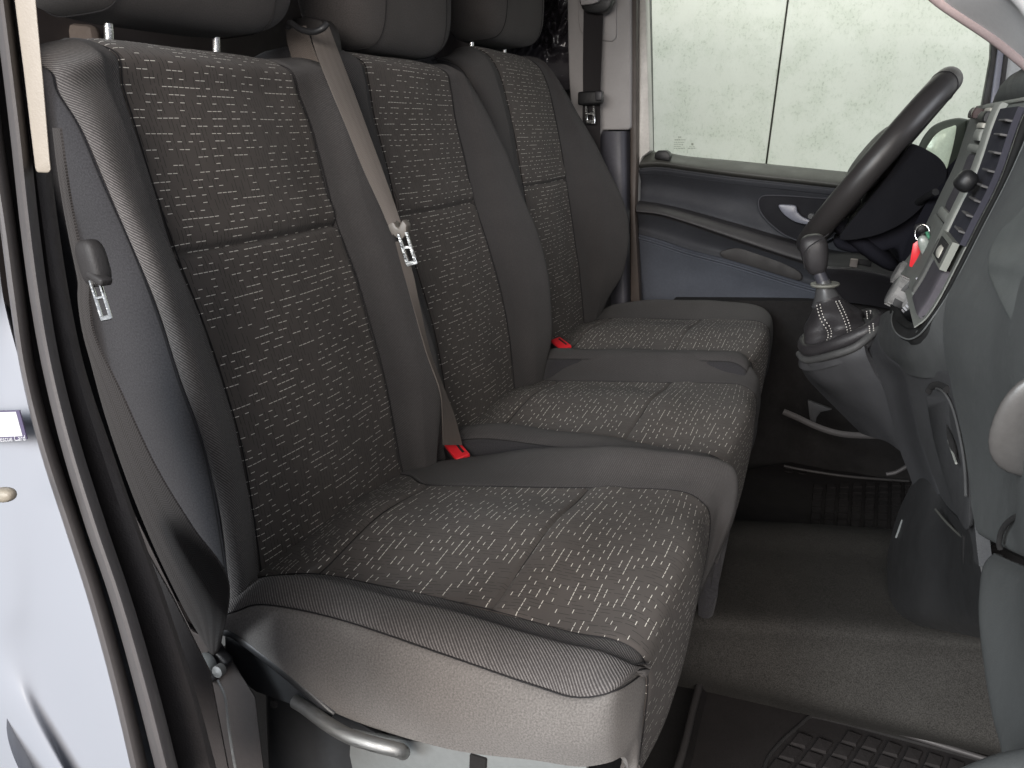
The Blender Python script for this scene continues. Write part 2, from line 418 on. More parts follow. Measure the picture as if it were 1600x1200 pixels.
def paint():
    n = N('shaded_white_paint'); o = obj_coord(n)  # white paint with the doorway shade put into a darker base
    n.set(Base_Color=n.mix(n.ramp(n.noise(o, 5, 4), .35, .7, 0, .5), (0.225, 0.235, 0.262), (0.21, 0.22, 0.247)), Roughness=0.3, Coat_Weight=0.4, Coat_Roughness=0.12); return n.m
def glass():
    n = N('door_glass'); t = n.n('ShaderNodeBsdfTransparent'); t.inputs[0].default_value = (0.93, 0.96, 0.92, 1); g = n.n('ShaderNodeBsdfGlossy'); g.inputs['Roughness'].default_value = 0.02
    mx = n.n('ShaderNodeMixShader'); mx.inputs[0].default_value = 0.0; n.l(t.outputs[0], mx.inputs[1]); n.l(g.outputs[0], mx.inputs[2]); n.l(mx.outputs[0], n.t.nodes['Material Output'].inputs[0]); return n.m

PAT = fabric_pattern()
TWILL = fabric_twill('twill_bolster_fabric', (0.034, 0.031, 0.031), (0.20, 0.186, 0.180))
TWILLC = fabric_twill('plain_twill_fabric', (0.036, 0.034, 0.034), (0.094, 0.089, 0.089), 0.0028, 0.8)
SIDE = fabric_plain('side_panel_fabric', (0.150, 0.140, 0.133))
SIDED = fabric_plain('shaded_side_fabric', (0.034, 0.033, 0.036))  # same side fabric darkened: shade on backrest and inner sides put into colour
HEAD = fabric_plain('headrest_fabric', (0.072, 0.066, 0.064), .3)
WEB = webbing('seat_belt_webbing', (0.038, 0.034, 0.033)); WEB2 = webbing('lit_seat_belt_webbing', (0.13, 0.112, 0.10)); WEBD = webbing('black_seat_belt_webbing', (0.032, 0.029, 0.03))  # WEB2: light on the middle belt put into a paler webbing colour
BLK = plastic('black_plastic', (0.014, 0.014, 0.015), 0.45); SOFT = plastic('soft_black_trim', (0.022, 0.020, 0.020), 0.6, .5)
RUB = plastic('rubber_seal', (0.066, 0.061, 0.061), 0.42, .1, 400, .08); TRIM = plastic('brown_black_trim', (0.034, 0.029, 0.028), 0.7, .5)
BEIGE = plastic('beige_pillar_plastic', (0.21, 0.182, 0.152), 0.5, .25, 900, .05); LILAC = plastic('light_grey_pillar_plastic', (0.38, 0.365, 0.36), 0.5, .25, 900, .05)
DOOR = plastic('dark_door_plastic', (0.043, 0.045, 0.052), 0.65, .4, 900, .12, .25); DOORL = plastic('slate_door_plastic', (0.080, 0.088, 0.108), 0.7, .4, 900, .12, .25)
DASH = plastic('grey_dashboard_plastic', (0.100, 0.104, 0.103), 0.65, .5, 700, .07, .3); DASHD = plastic('dark_dashboard_plastic', (0.055, 0.055, 0.057), 0.6, .5, 700, .1)
CON = plastic('console_plastic', (0.050, 0.050, 0.053), 0.5, .4, 800, .08); STACK = plastic('stack_plastic', (0.19, 0.195, 0.18), 0.7, .3, 900, .06, .2)
PURP = plastic('soft_touch_plastic', (0.085, 0.078, 0.088), 0.8, .3, 900, .08, .12); SILV = plastic('satin_silver_plastic', (0.27, 0.275, 0.25), 0.6, .1, 900, .05, .5)
GRAIN = plastic('grained_floor_plastic', (0.031, 0.0295, 0.0275), 0.9, 1.0, 620, .10, .12, speck=.38); MAT = plastic('rubber_mat', (0.018, 0.016, 0.016), 0.85, .6, 500, .15, .2)
LEATH = plastic('black_leather', (0.030, 0.028, 0.030), 0.42, .8, 700, .1); WHEEL = plastic('steering_wheel_skin', (0.034, 0.031, 0.031), 0.38, .35, 900, .06)
STIT = flat('pale_stitching', (0.62, 0.60, 0.56), .8); RED = flat('red_plastic', (0.72, 0.025, 0.035), .35); CHROME = metal('chrome', (0.75, 0.75, 0.73), .16); STEEL = metal('brushed_steel', (0.36, 0.365, 0.36), .55)
DSTEEL = plastic('black_painted_steel', (0.030, 0.031, 0.033), .38, .1, 500, .15); GSTEEL = plastic('grey_painted_steel', (0.17, 0.18, 0.18), .4, .1, 500, .08)
THREAD = flat('seam_thread', (0.012, 0.011, 0.012), .9); WHITE = flat('white_print', (0.40, 0.40, 0.42), .6); INK = flat('dark_print', (0.06, 0.05, 0.09), .5); ETCH = flat('window_etching', (0.30, 0.33, 0.27), .9)
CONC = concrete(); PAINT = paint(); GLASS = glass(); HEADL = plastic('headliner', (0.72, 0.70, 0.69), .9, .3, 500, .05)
MIRR = metal('mirror_glass', (0.9, 0.9, 0.9), .03, .02); CREAM = flat('cream_print', (0.50, 0.48, 0.42), .6); GREEN = flat('green_strap', (0.06, 0.22, 0.13), .6)
CARP = plastic('dark_carpet', (0.012, 0.011, 0.011), .95, 1, 300, .3); VENT = plastic('vent_plastic', (0.042, 0.041, 0.052), .8, .2, 900, .1, .1)
FOIL = plastic('creased_black_liner', (0.040, 0.036, 0.042), .22, 0, 900, .1, .6)

def rayext(px, py, y, d): return P(px, py, y + d) - P(px, py, y)

# ================================================================ SETTING
# concrete wall panels outside the far window
yw = 3.4
j0 = P(1214, 127, yw)
wall = thing('concrete_wall', (j0[0], j0[1], 0.0), 'pale blotchy concrete wall panels beyond the side window', 'wall')
for s, x0, x1 in ((-1, j0[0] - 4.2, j0[0] - 0.004), (1, j0[0] + 0.004, j0[0] + 4.2)):
    rbox('wall_panel', ((x0 + x1) / 2, j0[1] + 0.04, 1.4), ((1, 0, 0), (0, 1, 0), (0, 0, 1)), (abs(x1 - x0) / 2, 0.04, 1.8), CONC, wall, bev=0.003, seg=1)
rbox('joint_backing', (j0[0], j0[1] + 0.1, 1.4), ((1, 0, 0), (0, 1, 0), (0, 0, 1)), (0.1, 0.015, 1.78), CARP, wall, bev=0)
g = rbox('ground', (0, 1, -0.02), ((1, 0, 0), (0, 1, 0), (0, 0, 1)), (7, 7, 0.02), plastic('workshop_floor', (0.22, 0.22, 0.21), .6, .2, 80, .2), None, bev=0); structure(g)

# ================================================================ SEATS
def grid_rows(*cols): return [[c[i] for c in cols] for i in range(len(cols[0]))]
def extend_top(L):
    a = L[-1]; return L + [a + V3(-.045, 0, .010), a + V3(-.095, 0, -.03)]
def make_seat(label, near, yn, farx, s1, s4, c3, c5, c1, c0, b2, post, head, ww, wide):
    seat = thing('front_seat', np.array([(c3[4][0]), (c3[4][1] + c5[4][1]) / 2, 0.72]), label, 'seat', 'front seats in a row across the cab')
    # ---- backrest
    S2 = near; S3 = [lat(a, x) for a, x in zip(near, farx)]
    S2, S3, S1, S4 = map(extend_top, (S2, S3, s1, s4))
    n = len(S2)
    k = [min(1, .45 + .55 * (n - 1 - i) / 7) for i in range(n)]
    S0 = [a + V3(-.12 * q, .012, -.012) for a, q in zip(S1, k)]; S5 = [a + V3(-.11 * q, .02, -.012) for a, q in zip(S4, k)]
    B1 = [(a + b) / 2 + V3(.013, 0, .004) for a, b in zip(S1, S2)]; Mm = [(a + b) / 2 + V3(.005, 0, 0) for a, b in zip(S2, S3)]
    B2 = [(a + b) / 2 + V3(.014, 0, .004) for a, b in zip(S3, S4)]
    G = Surf(grid_rows(S0, S1, B1, S2, Mm, S3, B2, S4, S5)); nv = n - 1
    out = (1, 0, .1)
    back = panel('backrest', G, 3, 5, 0, nv, 36, 100, PAT, seat, out, seam=(1, 1, 0, 0), xv=(5,),
                 fn=lambda u, v, mu, mv: -.0075 * math.exp(-((v - 5) / .055) ** 2) + .0045 * math.exp(-((v - 5.28) / .2) ** 2) + .002 * math.exp(-((v - 4.75) / .2) ** 2) + .0012 * math.sin(mv * 31 + mu * 9) * math.sin(mu * 23))
    back['label'] = 'patterned backrest panel with pale dashes'
    wr = lambda u, v, mu, mv: .0013 * math.sin(mv * 42 + mu * 30) * math.sin(mv * 11)
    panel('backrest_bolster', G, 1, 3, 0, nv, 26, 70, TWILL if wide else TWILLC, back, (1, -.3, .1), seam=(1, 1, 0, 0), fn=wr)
    panel('backrest_bolster', G, 5, 7, 0, nv, 26, 70, TWILLC, back, (1, .2, .1), seam=(1, 1, 0, 0), fn=wr)
    panel('backrest_side', G, 0, 1, 0, nv, 14, 50, SIDED, back, (0, -1, 0), seam=(0, 1, 0, 0))
    panel('backrest_side', G, 7, 8, 0, nv, 14, 50, SIDED, back, (0, 1, 0), seam=(1, 0, 0, 0))
    G2 = Surf([[a, (a + b) / 2 + V3(-.02, 0, 0), b] for a, b in zip(S0, S5)])
    panel('backrest_shell', G2, 0, 2, 0, nv, 12, 40, SOFT, back, (-1, 0, 0))
    # piping threads along the seams
    for Lx in (S1, S2, S3, S4):
        tube('seam', [p + V3(-.0012, 0, 0) for p in Lx[:-1]], .0007, THREAD, back, n=6, smooth=90)
    # ---- headrest with posts
    hr = head
    def hf(q):
        s = 1 + .06 * q[2]; return np.array([q[0] * (1 - .12 * max(0, -q[2])), q[1] * (1.0 + .03 * q[2]), q[2]])
    h = ellblob('headrest', hr, ((1, 0, .12), (0, 1, 0), (-.12, 0, 1)), (.066 * SC, ww * SC, .10 * SC), HEAD, seat, pw=4.2, nu=60, nv=40, fn=hf)
    me = h.data; uvl = me.uv_layers.new(name='UVMap')
    for lp in me.loops:
        c = me.vertices[lp.vertex_index].co; uvl.data[lp.index].uv = (c.y + c.x * .6 + 3, c.z + 3 + c.x * .3)
    for sy in (-1, 1):   # vertical seam rings on the headrest
        pts = []
        for t in np.linspace(0, 2 * math.pi, 60, endpoint=False):
            e = 2 / 4.2; cx, cz = math.copysign(abs(math.cos(t)) ** e, math.cos(t)), math.copysign(abs(math.sin(t)) ** e, math.sin(t))
            yy = .62; rad = (1 - yy ** 4.2) ** (1 / 4.2)
            q = hf(np.array([cx * rad, 0, cz * rad]))
            pts.append(hr + np.array([q[0] * .0665 * SC - .12 * q[2] * .1 * SC, sy * yy * ww * SC, q[2] * .1 * SC + .12 * q[0] * .0665 * SC]))
        tube('seam', pts, .0007, THREAD, h, n=5, closed=True)
    for p in post:
        po = tube('headrest_post', [p + V3(-.004, 0, -.03), p + V3(0, 0, .06)], .0047 * SC, CHROME, h, n=16)
        gd = lathe('post_guide', p + V3(0, 0, -.006), (-.2, 0, 1), [(.0, -.008), (.019, -.008), (.022, -.003), (.021, .002), (.0085, .0045), (0, .0045)], BLK, seat, squash=1.0)
    # ---- cushion
    Mc = [(a + b) / 2 + V3(.010 if i > 5 else 0, 0, .012 if 0 < i < 8 else 0) for i, (a, b) in enumerate(zip(c3, c5))]
    Bn = [(a + b) / 2 + V3(.003 if i in (6, 7) else 0, -.002 if i < 8 else 0, .012 if i < 7 else (.006 if i == 7 else 0)) for i, (a, b) in enumerate(zip(c1, c3))]
    Cm = [(a + b) / 2 + V3(.004 if i > 7 else 0, -.008, 0) for i, (a, b) in enumerate(zip(c0, c1))]
    D4 = [a + V3(-.004, .042, -.032) for a in b2]; D5 = [a + V3(-.01, .052, -.12) for a in b2]
    H = Surf(grid_rows(c0, Cm, c1, Bn, c3, Mc, c5, b2, D4, D5)); nv = len(c3) - 1
    def gr(u, v, mu, mv):
        return -.0042 * math.exp(-((v - 4) / .03) ** 2) - .0045 * math.exp(-((v - 2) / .05) ** 2) + .0012 * math.sin(mv * 27) * math.sin(mu * 31 + 1) + (.003 * math.exp(-((v - 4.3) / .2) ** 2))
    cu = panel('seat_cushion', H, 4, 6, 0, nv, 36, 110, PAT, seat, (0, 0, 1), seam=(1, 1, 0, 0), fn=gr, xv=(2, 4), dip=.0018, sw=.006)
    for v_, S_ in ((2, H), (4, H)):
        tube('seam', [p + V3(0, 0, -.0037) for p in S_.grid(np.linspace(4.03, 5.97, 30), [v_])[0]], .0006, THREAD, cu, n=6)

    cu['label'] = 'patterned seat cushion with pale dashes'
    wr2 = lambda u, v, mu, mv: .0014 * math.sin(mv * 38) * math.sin(mu * 45 + mv * 12)
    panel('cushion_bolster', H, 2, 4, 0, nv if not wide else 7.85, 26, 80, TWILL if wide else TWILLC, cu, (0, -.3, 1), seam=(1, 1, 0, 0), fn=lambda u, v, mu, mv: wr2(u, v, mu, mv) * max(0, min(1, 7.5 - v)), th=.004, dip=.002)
    panel('cushion_bolster', H, 6, 8, 0, nv, 26, 80, TWILLC, cu, (0, .2, 1), seam=(1, 0, 0, 0), fn=wr2)
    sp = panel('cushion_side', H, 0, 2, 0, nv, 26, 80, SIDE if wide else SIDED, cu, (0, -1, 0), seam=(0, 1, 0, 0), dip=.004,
          fn=lambda u, v, mu, mv: .0016 * math.sin(mv * 22 + mu * 8) * math.sin(mu * 26))
    panel('cushion_side', H, 8, 9, 0, nv, 8, 40, SIDED, cu, (0, 1, 0))
    for Lx in (c1[:9], c3, c5):
        tube('seam', [p + V3(-.0004, 0, -.0012) for p in Lx], .0007, THREAD, cu, n=6, smooth=100)
    rbox('seat_base', (np.array(c3[4]) + np.array(c5[4])) / 2 + V3(-.06, .0, -.21), ((1, 0, 0), (0, 1, 0), (0, 0, 1)), (.17 * SC, .17 * SC, .09 * SC), DSTEEL, seat, bev=.01)
    return seat, dict(S1=S1, S2=S2, S3=S3, S4=S4, c3=c3, c5=c5)

# --- seat 1 (nearest), measured outline
near1 = [P(a, b, .622) for a, b in [(412, 960), (408, 880), (383, 715), (352, 600), (318, 500), (278, 397), (240, 285), (214, 200), (194, 135), (182, 82)]]
far1 = [640, 627, 604, 580, 557, 528, 505, 488, 469, 454]
s1_1 = [P(a, b, .54) for a, b in [(356, 960), (351, 880), (322, 715), (281, 600), (249, 500), (210, 397), (160, 285), (124, 200), (90, 145), (74, 108)]]
s4_1 = [P(a, b, .955) for a, b in [(670, 745), (677, 712), (684, 590), (664, 505), (639, 432), (604, 345), (574, 258), (556, 192), (536, 142), (520, 113)]]
C3p = [(375, 905), (416, 899), (494, 895), (612, 917), (767, 951), (887, 985), (960, 998), (1000, 1020), (1012, 1050), (1011, 1100), (1000, 1180), (983, 1240)]
c3_1 = [P(a, b, .61) for a, b in C3p]
c5_1 = [lat(a, x) for a, x in zip(c3_1, [606, 640, 669, 778, 920, 1018, 1072, 1100, 1110, 1109, 1094, 1070])]
for i, dz in {1: -.010, 2: -.003, 3: -.003, 4: -.006, 5: 0.0}.items(): c5_1[i] = c5_1[i] + V3(0, 0, dz)
c1_1 = [P(a, b, y) for (a, b), y in zip([(335, 965), (369, 953), (415, 943), (530, 966), (700, 1023), (840, 1071), (905, 1088), (966, 1076), (1011, 1047), (1010, 1100), (999, 1180), (982, 1240)],
        [.53, .53, .53, .53, .53, .532, .537, .55, .607, .609, .609, .609])]
c0_1 = [P(a, b, y) for (a, b), y in zip([(335, 985), (366, 990), (420, 1035), (520, 1112), (690, 1168), (835, 1188), (903, 1198), (950, 1192), (972, 1183), (980, 1190), (982, 1215), (976, 1243)],
        [.53, .53, .53, .53, .53, .53, .535, .545, .56, .58, .60, .60])]
b2_1 = [P(a, b, .965) for a, b in [(610, 742), (660, 724), (718, 718), (820, 703), (945, 700), (1045, 706), (1095, 713), (1125, 721), (1146, 735), (1152, 765), (1143, 815), (1122, 870)]]
pA = P(174, 68, .69); post1 = [pA, lat(pA, 341)]
h1 = (post1[0] + post1[1]) / 2 + V3(.005, 0, .118)
seat1, d1 = make_seat('nearest front seat, grey dashed fabric cushion lit from the open door', near1, .622, far1, s1_1, s4_1, c3_1, c5_1, c1_1, c0_1, b2_1, post1, h1 + V3(-.004, -.012, 0), .176, True)

# --- seat 2 (middle)
far2 = [P(a, b, 1.294) for a, b in [(806, 655), (805, 605), (797, 527), (786, 464), (766, 390), (742, 315), (728, 250), (713, 187), (706, 140), (697, 112)]]
near2x = [None] * 10
near2 = [a + V3(0, -.252, 0) for a in far2]; far2x = [proj(a)[0] for a in far2]
s1_2 = [a + V3(-.008, -.062, -.004) for a in near2]
s4_2 = [P(a, b, y) for (a, b), y in zip([(842, 590), (848, 568), (859, 515), (858, 462), (846, 390), (819, 315), (793, 250), (764, 188), (738, 145), (716, 119)], [1.385] * 7 + [1.37, 1.36, 1.34])]
o2 = V3(0, .47, -.006)
c3_2 = [a + o2 for a in c3_1]; c5_2 = [a + V3(0, .482, -.004) for a in c5_1]
hz = [0, .012, .024, .036, .036, .03, .02, .012, .004, 0, 0, 0]
b2_2 = [a + V3(0, .06, q) for a, q in zip(c5_2, hz)]
c1_2 = [a + V3(0, -.07, .004) for a in c3_2]; c0_2 = [a + V3(0, -.008, -.1) for a in c1_2]
pB = P(541, 100, 1.11); post2 = [pB, lat(pB, 626)]
h2 = (post2[0] + post2[1]) / 2 + V3(.005, 0, .114)
seat2, d2 = make_seat('middle front seat with a loose seat belt lying down its backrest', near2, 0, far2x, s1_2, s4_2, c3_2, c5_2, c1_2, c0_2, b2_2, post2, h2, .15, False)

# --- seat 3 (behind the steering wheel)
far3 = [P(a, b, 1.745) for a, b in [(914, 510), (911, 472), (906, 420), (900, 382), (893, 330), (885, 280), (879, 238), (869, 185), (855, 128), (836, 98)]]
near3 = [a + V3(0, -.25, 0) for a in far3]; far3x = [proj(a)[0] for a in far3]
s1_3 = [a + V3(-.02, -.085, -.006) for a in near3]; s1_3[-1] = s1_3[-1] + V3(0, .01, -.02); s1_3[-2] = s1_3[-2] + V3(0, 0, -.012)
s4_3 = [P(a, b, y) for (a, b), y in zip([(930, 500), (948, 462), (973, 425), (981, 378), (978, 330), (957, 280), (938, 244), (905, 187), (870, 133), (845, 104)], [1.85] * 7 + [1.83, 1.80, 1.78])]
off = P(1095, 499, 1.80) - c5_1[4]
c5_3 = [a + off for a in c5_1]; c3_3 = [a + V3(0, -.30, 0) for a in c5_3]
b2_3 = [a + V3(0, .07, q * .75) for a, q in zip(c5_3, hz)]
c1_3 = [a + V3(0, -.07, .004) for a in c3_3]; c0_3 = [a + V3(0, -.008, -.1) for a in c1_3]
pC = P(738, 78, 1.56); post3 = [pC, lat(pC, 789)]
h3 = (post3[0] + post3[1]) / 2 + V3(.005, 0, .112)
seat3, d3 = make_seat('farthest front seat, behind the steering wheel by the closed door', near3, 0, far3x, s1_3, s4_3, c3_3, c5_3, c1_3, c0_3, b2_3, post3, h3, .15, False)

# --- metal frame, rail and handle of the nearest seat
fr = prism('seat_frame', pxpoly([(350, 985), (372, 985), (440, 1040), (530, 1112), (620, 1165), (700, 1185), (640, 1185), (560, 1150), (480, 1110), (400, 1082), (352, 1046)], .548), V3(0, .008, 0), DSTEEL, seat1, bev=.002)
tube('frame_rail', pxs if False else [P(a, b, .532) for a, b in [(352, 984), (372, 992), (430, 1036), (480, 1077), (523, 1115)]], .006, DSTEEL, seat1, n=12, smooth=30)
prism('frame_plate', pxpoly([(548, 1140), (600, 1152), (700, 1166), (800, 1178), (915, 1190), (925, 1250), (560, 1250), (545, 1180)], .546), V3(0, .006, 0), GSTEEL, seat1, bev=.002)
rbox('plate_slot', P(747, 1196, .545), ((1, 0, 0), (0, 1, 0), (0, 0, 1)), (.0085, .002, .011), CARP, seat1, bev=.001)
hb = tube('adjustment_handle', [P(a, b, y) for a, b, y in [(462, 1096, .533), (478, 1106, .528), (510, 1130, .518), (545, 1150, .512), (585, 1163, .512), (622, 1172, .518), (630, 1176, .528)]], .0070, STEEL, seat1, n=18, smooth=50)
lathe('frame_hole', P(429, 1099, .545), (0, -1, 0), [(0, 0), (.0045, 0), (.0045, .002), (0, .002)], CARP, seat1, n=16)

# ================================================================ SEAT BELTS
# near belt
b = thing('seat_belt', P(330, 1020, .5), 'dark seat belt hanging down the near pillar beside the nearest seat', 'seat belt')
ribbon('webbing', [P(92, 200, .42), P(98, 260, .42), P(108, 330, .43), P(121, 400, .44), P(126, 440, .45), P(126, 470, .455), P(136, 530, .46), P(160, 630, .47), P(196, 740, .47), P(240, 850, .475), P(288, 950, .49), P(322, 1008, .51), P(330, 1022, .515)],
       [P(95, 200, .405), P(103, 260, .405), P(114, 330, .415), P(128, 400, .42), P(140, 440, .425), P(141, 478, .43), P(150, 530, .435), P(188, 610, .44), P(243, 728, .445), P(300, 822, .45), P(357, 908, .47), P(346, 1000, .50), P(340, 1020, .515)], WEB, b, n=110, wave=.004, nw=6)
tg = thing_head = ellblob('tongue_grip', P(146, 411, .415), ((1, -.25, .2), (.2, 1, 0), (-.25, 0, 1)), (.0125, .008, .0175), SOFT, b, pw=3.2)
rbox('grip_lip', P(155, 434, .41), ((1, -.2, -.25), (.2, 1, 0), (.3, 0, 1)), (.0095, .005, .003), SOFT, b, bev=.002)
def frame_plate(name, c, ax, hw, hl, bar, mat, par):
    a, d_, l = [np.array(x, float) / np.linalg.norm(x) for x in ax]
    for s in (-1, 1): rbox(name, c + a * s * (hw - bar), (a, d_, l), (bar, .0012, hl), mat, par, bev=.0008, seg=1)
    rbox(name, c - l * (hl - bar * 1.3), (a, d_, l), (hw - .0005, .0014, bar * 1.5), mat, par, bev=.0008, seg=1)
    rbox(name, c + l * (hl * .1), (a, d_, l), (hw - .0008, .0011, bar), mat, par, bev=.0008, seg=1)
pl = P(157, 468, .41); frame_plate('latch_plate', pl, ((1, .3, .25), (-.3, 1, 0), (-.28, 0, 1)), .0048, .0155, .0014, CHROME, b)
an = rbox('belt_anchor', P(333, 1038, .515), ((.8, 0, -.6), (0, 1, 0), (.6, 0, .8)), (.012, .006, .022), BLK, b, bev=.003)
lathe('anchor_bolt', P(318, 1040, .50), (0, -1, .1), [(0, -.006), (.011, -.006), (.012, 0), (.0105, .005), (0, .007)], GSTEEL, b, n=20)
lathe('anchor_bolt', P(342, 1048, .50), (0, -1, .1), [(0, -.004), (.006, -.004), (.006, .003), (0, .004)], STEEL, b, n=14)
# middle belt
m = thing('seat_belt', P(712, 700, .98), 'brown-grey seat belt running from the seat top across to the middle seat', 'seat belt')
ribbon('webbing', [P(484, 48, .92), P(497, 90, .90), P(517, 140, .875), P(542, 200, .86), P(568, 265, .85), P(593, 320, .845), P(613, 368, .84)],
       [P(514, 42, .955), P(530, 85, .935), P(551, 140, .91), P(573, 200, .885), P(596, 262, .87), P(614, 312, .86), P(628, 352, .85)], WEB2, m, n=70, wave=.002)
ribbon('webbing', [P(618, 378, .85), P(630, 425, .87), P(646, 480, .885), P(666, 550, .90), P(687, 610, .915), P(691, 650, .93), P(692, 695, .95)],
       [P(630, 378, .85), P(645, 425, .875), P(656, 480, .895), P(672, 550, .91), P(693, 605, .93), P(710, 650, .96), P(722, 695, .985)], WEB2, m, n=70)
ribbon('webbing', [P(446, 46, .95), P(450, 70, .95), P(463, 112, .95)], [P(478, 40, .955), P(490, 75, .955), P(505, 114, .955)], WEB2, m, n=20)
prism('tongue_grip', pxpoly([(605, 352), (614, 346), (618, 354), (622, 357), (628, 343), (635, 352), (634, 366), (628, 374), (619, 372), (609, 362)], .835), V3(0, .012, 0), plastic('brown_grey_plastic', (.14, .125, .11), .45, .2), m, bev=.002)
frame_plate('latch_plate', P(636, 389, .835), ((1, .2, .3), (-.2, 1, 0), (-.36, 0, 1)), .0075, .021, .0022, CHROME, m)
gg = samp([P(450, 42, .91), P(454, 36, .905), P(470, 46, .89), P(488, 50, .885), P(503, 45, .885), P(511, 37, .89)], 30)
tube('belt_guide', gg, .004, BLK, m, n=12)
prism('guide_housing', pxpoly([(449, 34), (455, 28), (478, 25), (500, 30), (510, 42), (514, 60), (520, 112), (462, 116), (446, 80), (444, 55)], .98), V3(0, .03, 0), SOFT, m, bev=.006)
# far belt
fb = thing('seat_belt', P(925, 240, 1.92), 'black seat belt hanging straight down the far pale pillar', 'seat belt')
ribbon('webbing', [P(912, 10, 1.91), P(911, 90, 1.91), P(911, 150, 1.905), P(911, 200, 1.905), P(922, 260, 1.9), P(928, 300, 1.9)], [P(943, 10, 1.915), P(940, 90, 1.915), P(938, 150, 1.91), P(938, 200, 1.91), P(939, 260, 1.91), P(943, 300, 1.91)], WEBD, fb, n=40, wave=-.003)
rbox('tongue_grip', P(923, 153, 1.885), ((1, 0, .1), (0, 1, 0), (-.1, 0, 1)), (.031, .011, .016), BLK, fb, bev=.005)
rbox('grip_lip', P(936, 150, 1.87), ((1, 0, .1), (0, 1, 0), (-.1, 0, 1)), (.009, .006, .011), plastic('scuffed_black', (.06, .06, .065), .35), fb, bev=.003)
frame_plate('latch_plate', P(922, 179, 1.885), ((1, 0, .05), (0, 1, 0), (-.1, 0, 1)), .0125, .021, .003, CHROME, fb)
prism('belt_loop', pxpoly([(904, -12), (957, -12), (957, 0), (952, 12), (944, 19), (930, 21), (916, 19), (909, 13), (905, 4)], 1.885), V3(0, .03, 0), BLK, fb, bev=.006)
prism('loop_cover', pxpoly([(905, -12), (940, -12), (934, 3), (925, 6), (907, 8)], 1.872), V3(0, .014, 0), LILAC, fb, bev=.003)
# buckles
def buckle(px, py, y, label, yaw):
    c = P(px, py, y); t = thing('seat_belt_buckle', c + V3(-.02, 0, -.07), label, 'buckle', 'red-topped seat belt buckles')
    lx = np.array([.70, -.62, -.12]); lz = np.array([-.35, -.05, .93]); lx /= np.linalg.norm(lx); ly = np.cross(lz, lx); ly /= np.linalg.norm(ly); lz = np.cross(lx, ly)
    rbox('buckle_body', c - lz * .032, (lx, ly, lz), (.0265, .0145, .034), BLK, t, bev=.004)
    rbox('release_button', c + lz * .0035, (lx, ly, lz), (.0245, .0115, .004), RED, t, bev=.0022)
    rbox('tongue_slot', c + lz * .0078 + ly * .0045, (lx, ly, lz), (.016, .0018, .0006), CARP, t, bev=.0003)
    return t
buckle(715, 707, .985, 'red-topped buckle between the nearest seat and the middle seat', 0)
buckle(877, 540, 1.43, 'red-topped buckle between the middle seat and the farthest seat', 0)

# ================================================================ NEAR DOOR OPENING (body side)
body = thing('van', W(0, 1.1, -.9), 'white van shell with open near doorway, rubber seal, pillars and closed far door', 'van')
ys = [380, 470, 585, 700, 825, 940, 1020, 1110, 1215]
wx = [(-120, -60, -16, -4), (-120, -50, -14, 6), (-120, -40, 0, 36), (-120, -30, 30, 68), (-120, -10, 55, 110), (-120, 0, 62, 150), (-120, -10, 62, 174), (-120, 30, 78, 199), (-120, 88, 112, 226)]
wy = [(.262, .266, .271, .275)] * 5 + [(.260, .265, .2705, .275), (.258, .263, .270, .275), (.257, .261, .2695, .275), (.257, .261, .269, .275)]
Gw = Surf([[P(x, y, q) for x, q in zip(r, s)] for y, r, s in zip(ys, wx, wy)])
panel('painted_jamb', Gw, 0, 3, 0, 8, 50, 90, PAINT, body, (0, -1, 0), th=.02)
def strip(name, cx, hw, y, mat, bulge, par, n=80, lab=None, dy=.02):
    yv = [-30, 0, 120, 220, 350, 470, 580, 700, 825, 940, 1080, 1230]
    rails = [[P(c + h * f, yy, y + .004 * f - bulge * g) for yy, c, h in zip(yv, cx, hw)] for f, g in ((-1, 0), (-.78, .62), (-.35, .95), (0, 1), (.35, .95), (.78, .62), (1, 0))]
    rails += [[P(c + h, yy, y + dy) for yy, c, h in zip(yv, cx, hw)], [P(c - h, yy, y + dy) for yy, c, h in zip(yv, cx, hw)]]
    return sweep(name, rails, mat, par, n=n, sharp=40)
strip('seal_lip', [-38, -34, -20, -8, 12, 28, 44, 74, 115, 152, 190, 225], [14, 14, 14, 14, 13, 13, 12, 13, 14, 14, 14, 14], .268, RUB, .004, body)
strip('seal_groove', [-14, -10, 4, 15, 30, 43, 62, 92, 130, 168, 206, 246], [20] * 12, .284, plastic('groove_rubber', (.045, .038, .036), .6, .2), .001, body)
strip('door_seal', [2, 5, 20, 32, 46, 62, 82, 112, 151, 190, 230, 268], [14, 15, 15, 15, 15, 15, 15, 16, 17, 17, 18, 18], .272, RUB, .012, body)
prism('pillar_trim', pxpoly([(16, -40), (50, 150), (58, 268), (85, 350), (100, 420), (130, 580), (165, 680), (200, 780), (258, 900), (300, 985), (350, 1010), (400, 1090), (420, 1260), (250, 1260), (150, 850), (90, 640), (50, 420), (20, 200)], .52), rayext(150, 700, .52, .03), TRIM, body, bev=.004)
strip('pillar_trim', [26, 28, 44, 56, 73, 90, 112, 148, 188, 226, 266, 300], [20, 20, 20, 19, 18, 20, 22, 26, 30, 34, 40, 46], .30, TRIM, .006, body, dy=.03)
prism('inner_post', pxpoly([(180, 800), (225, 850), (270, 930), (305, 1000), (330, 1050), (370, 1260), (250, 1260), (215, 1000)], .40), rayext(270, 1000, .40, .02), TRIM, body, bev=.006)
prism('pillar_cover', pxpoly([(18, -30), (23, 0), (37, 110), (50, 220), (55, 262), (58, 270), (76, 271), (80, 266), (78, 250), (68, 130), (56, 0), (53, -30)], .258), rayext(50, 130, .258, .02), BEIGE, body, bev=.0035, seg=3)
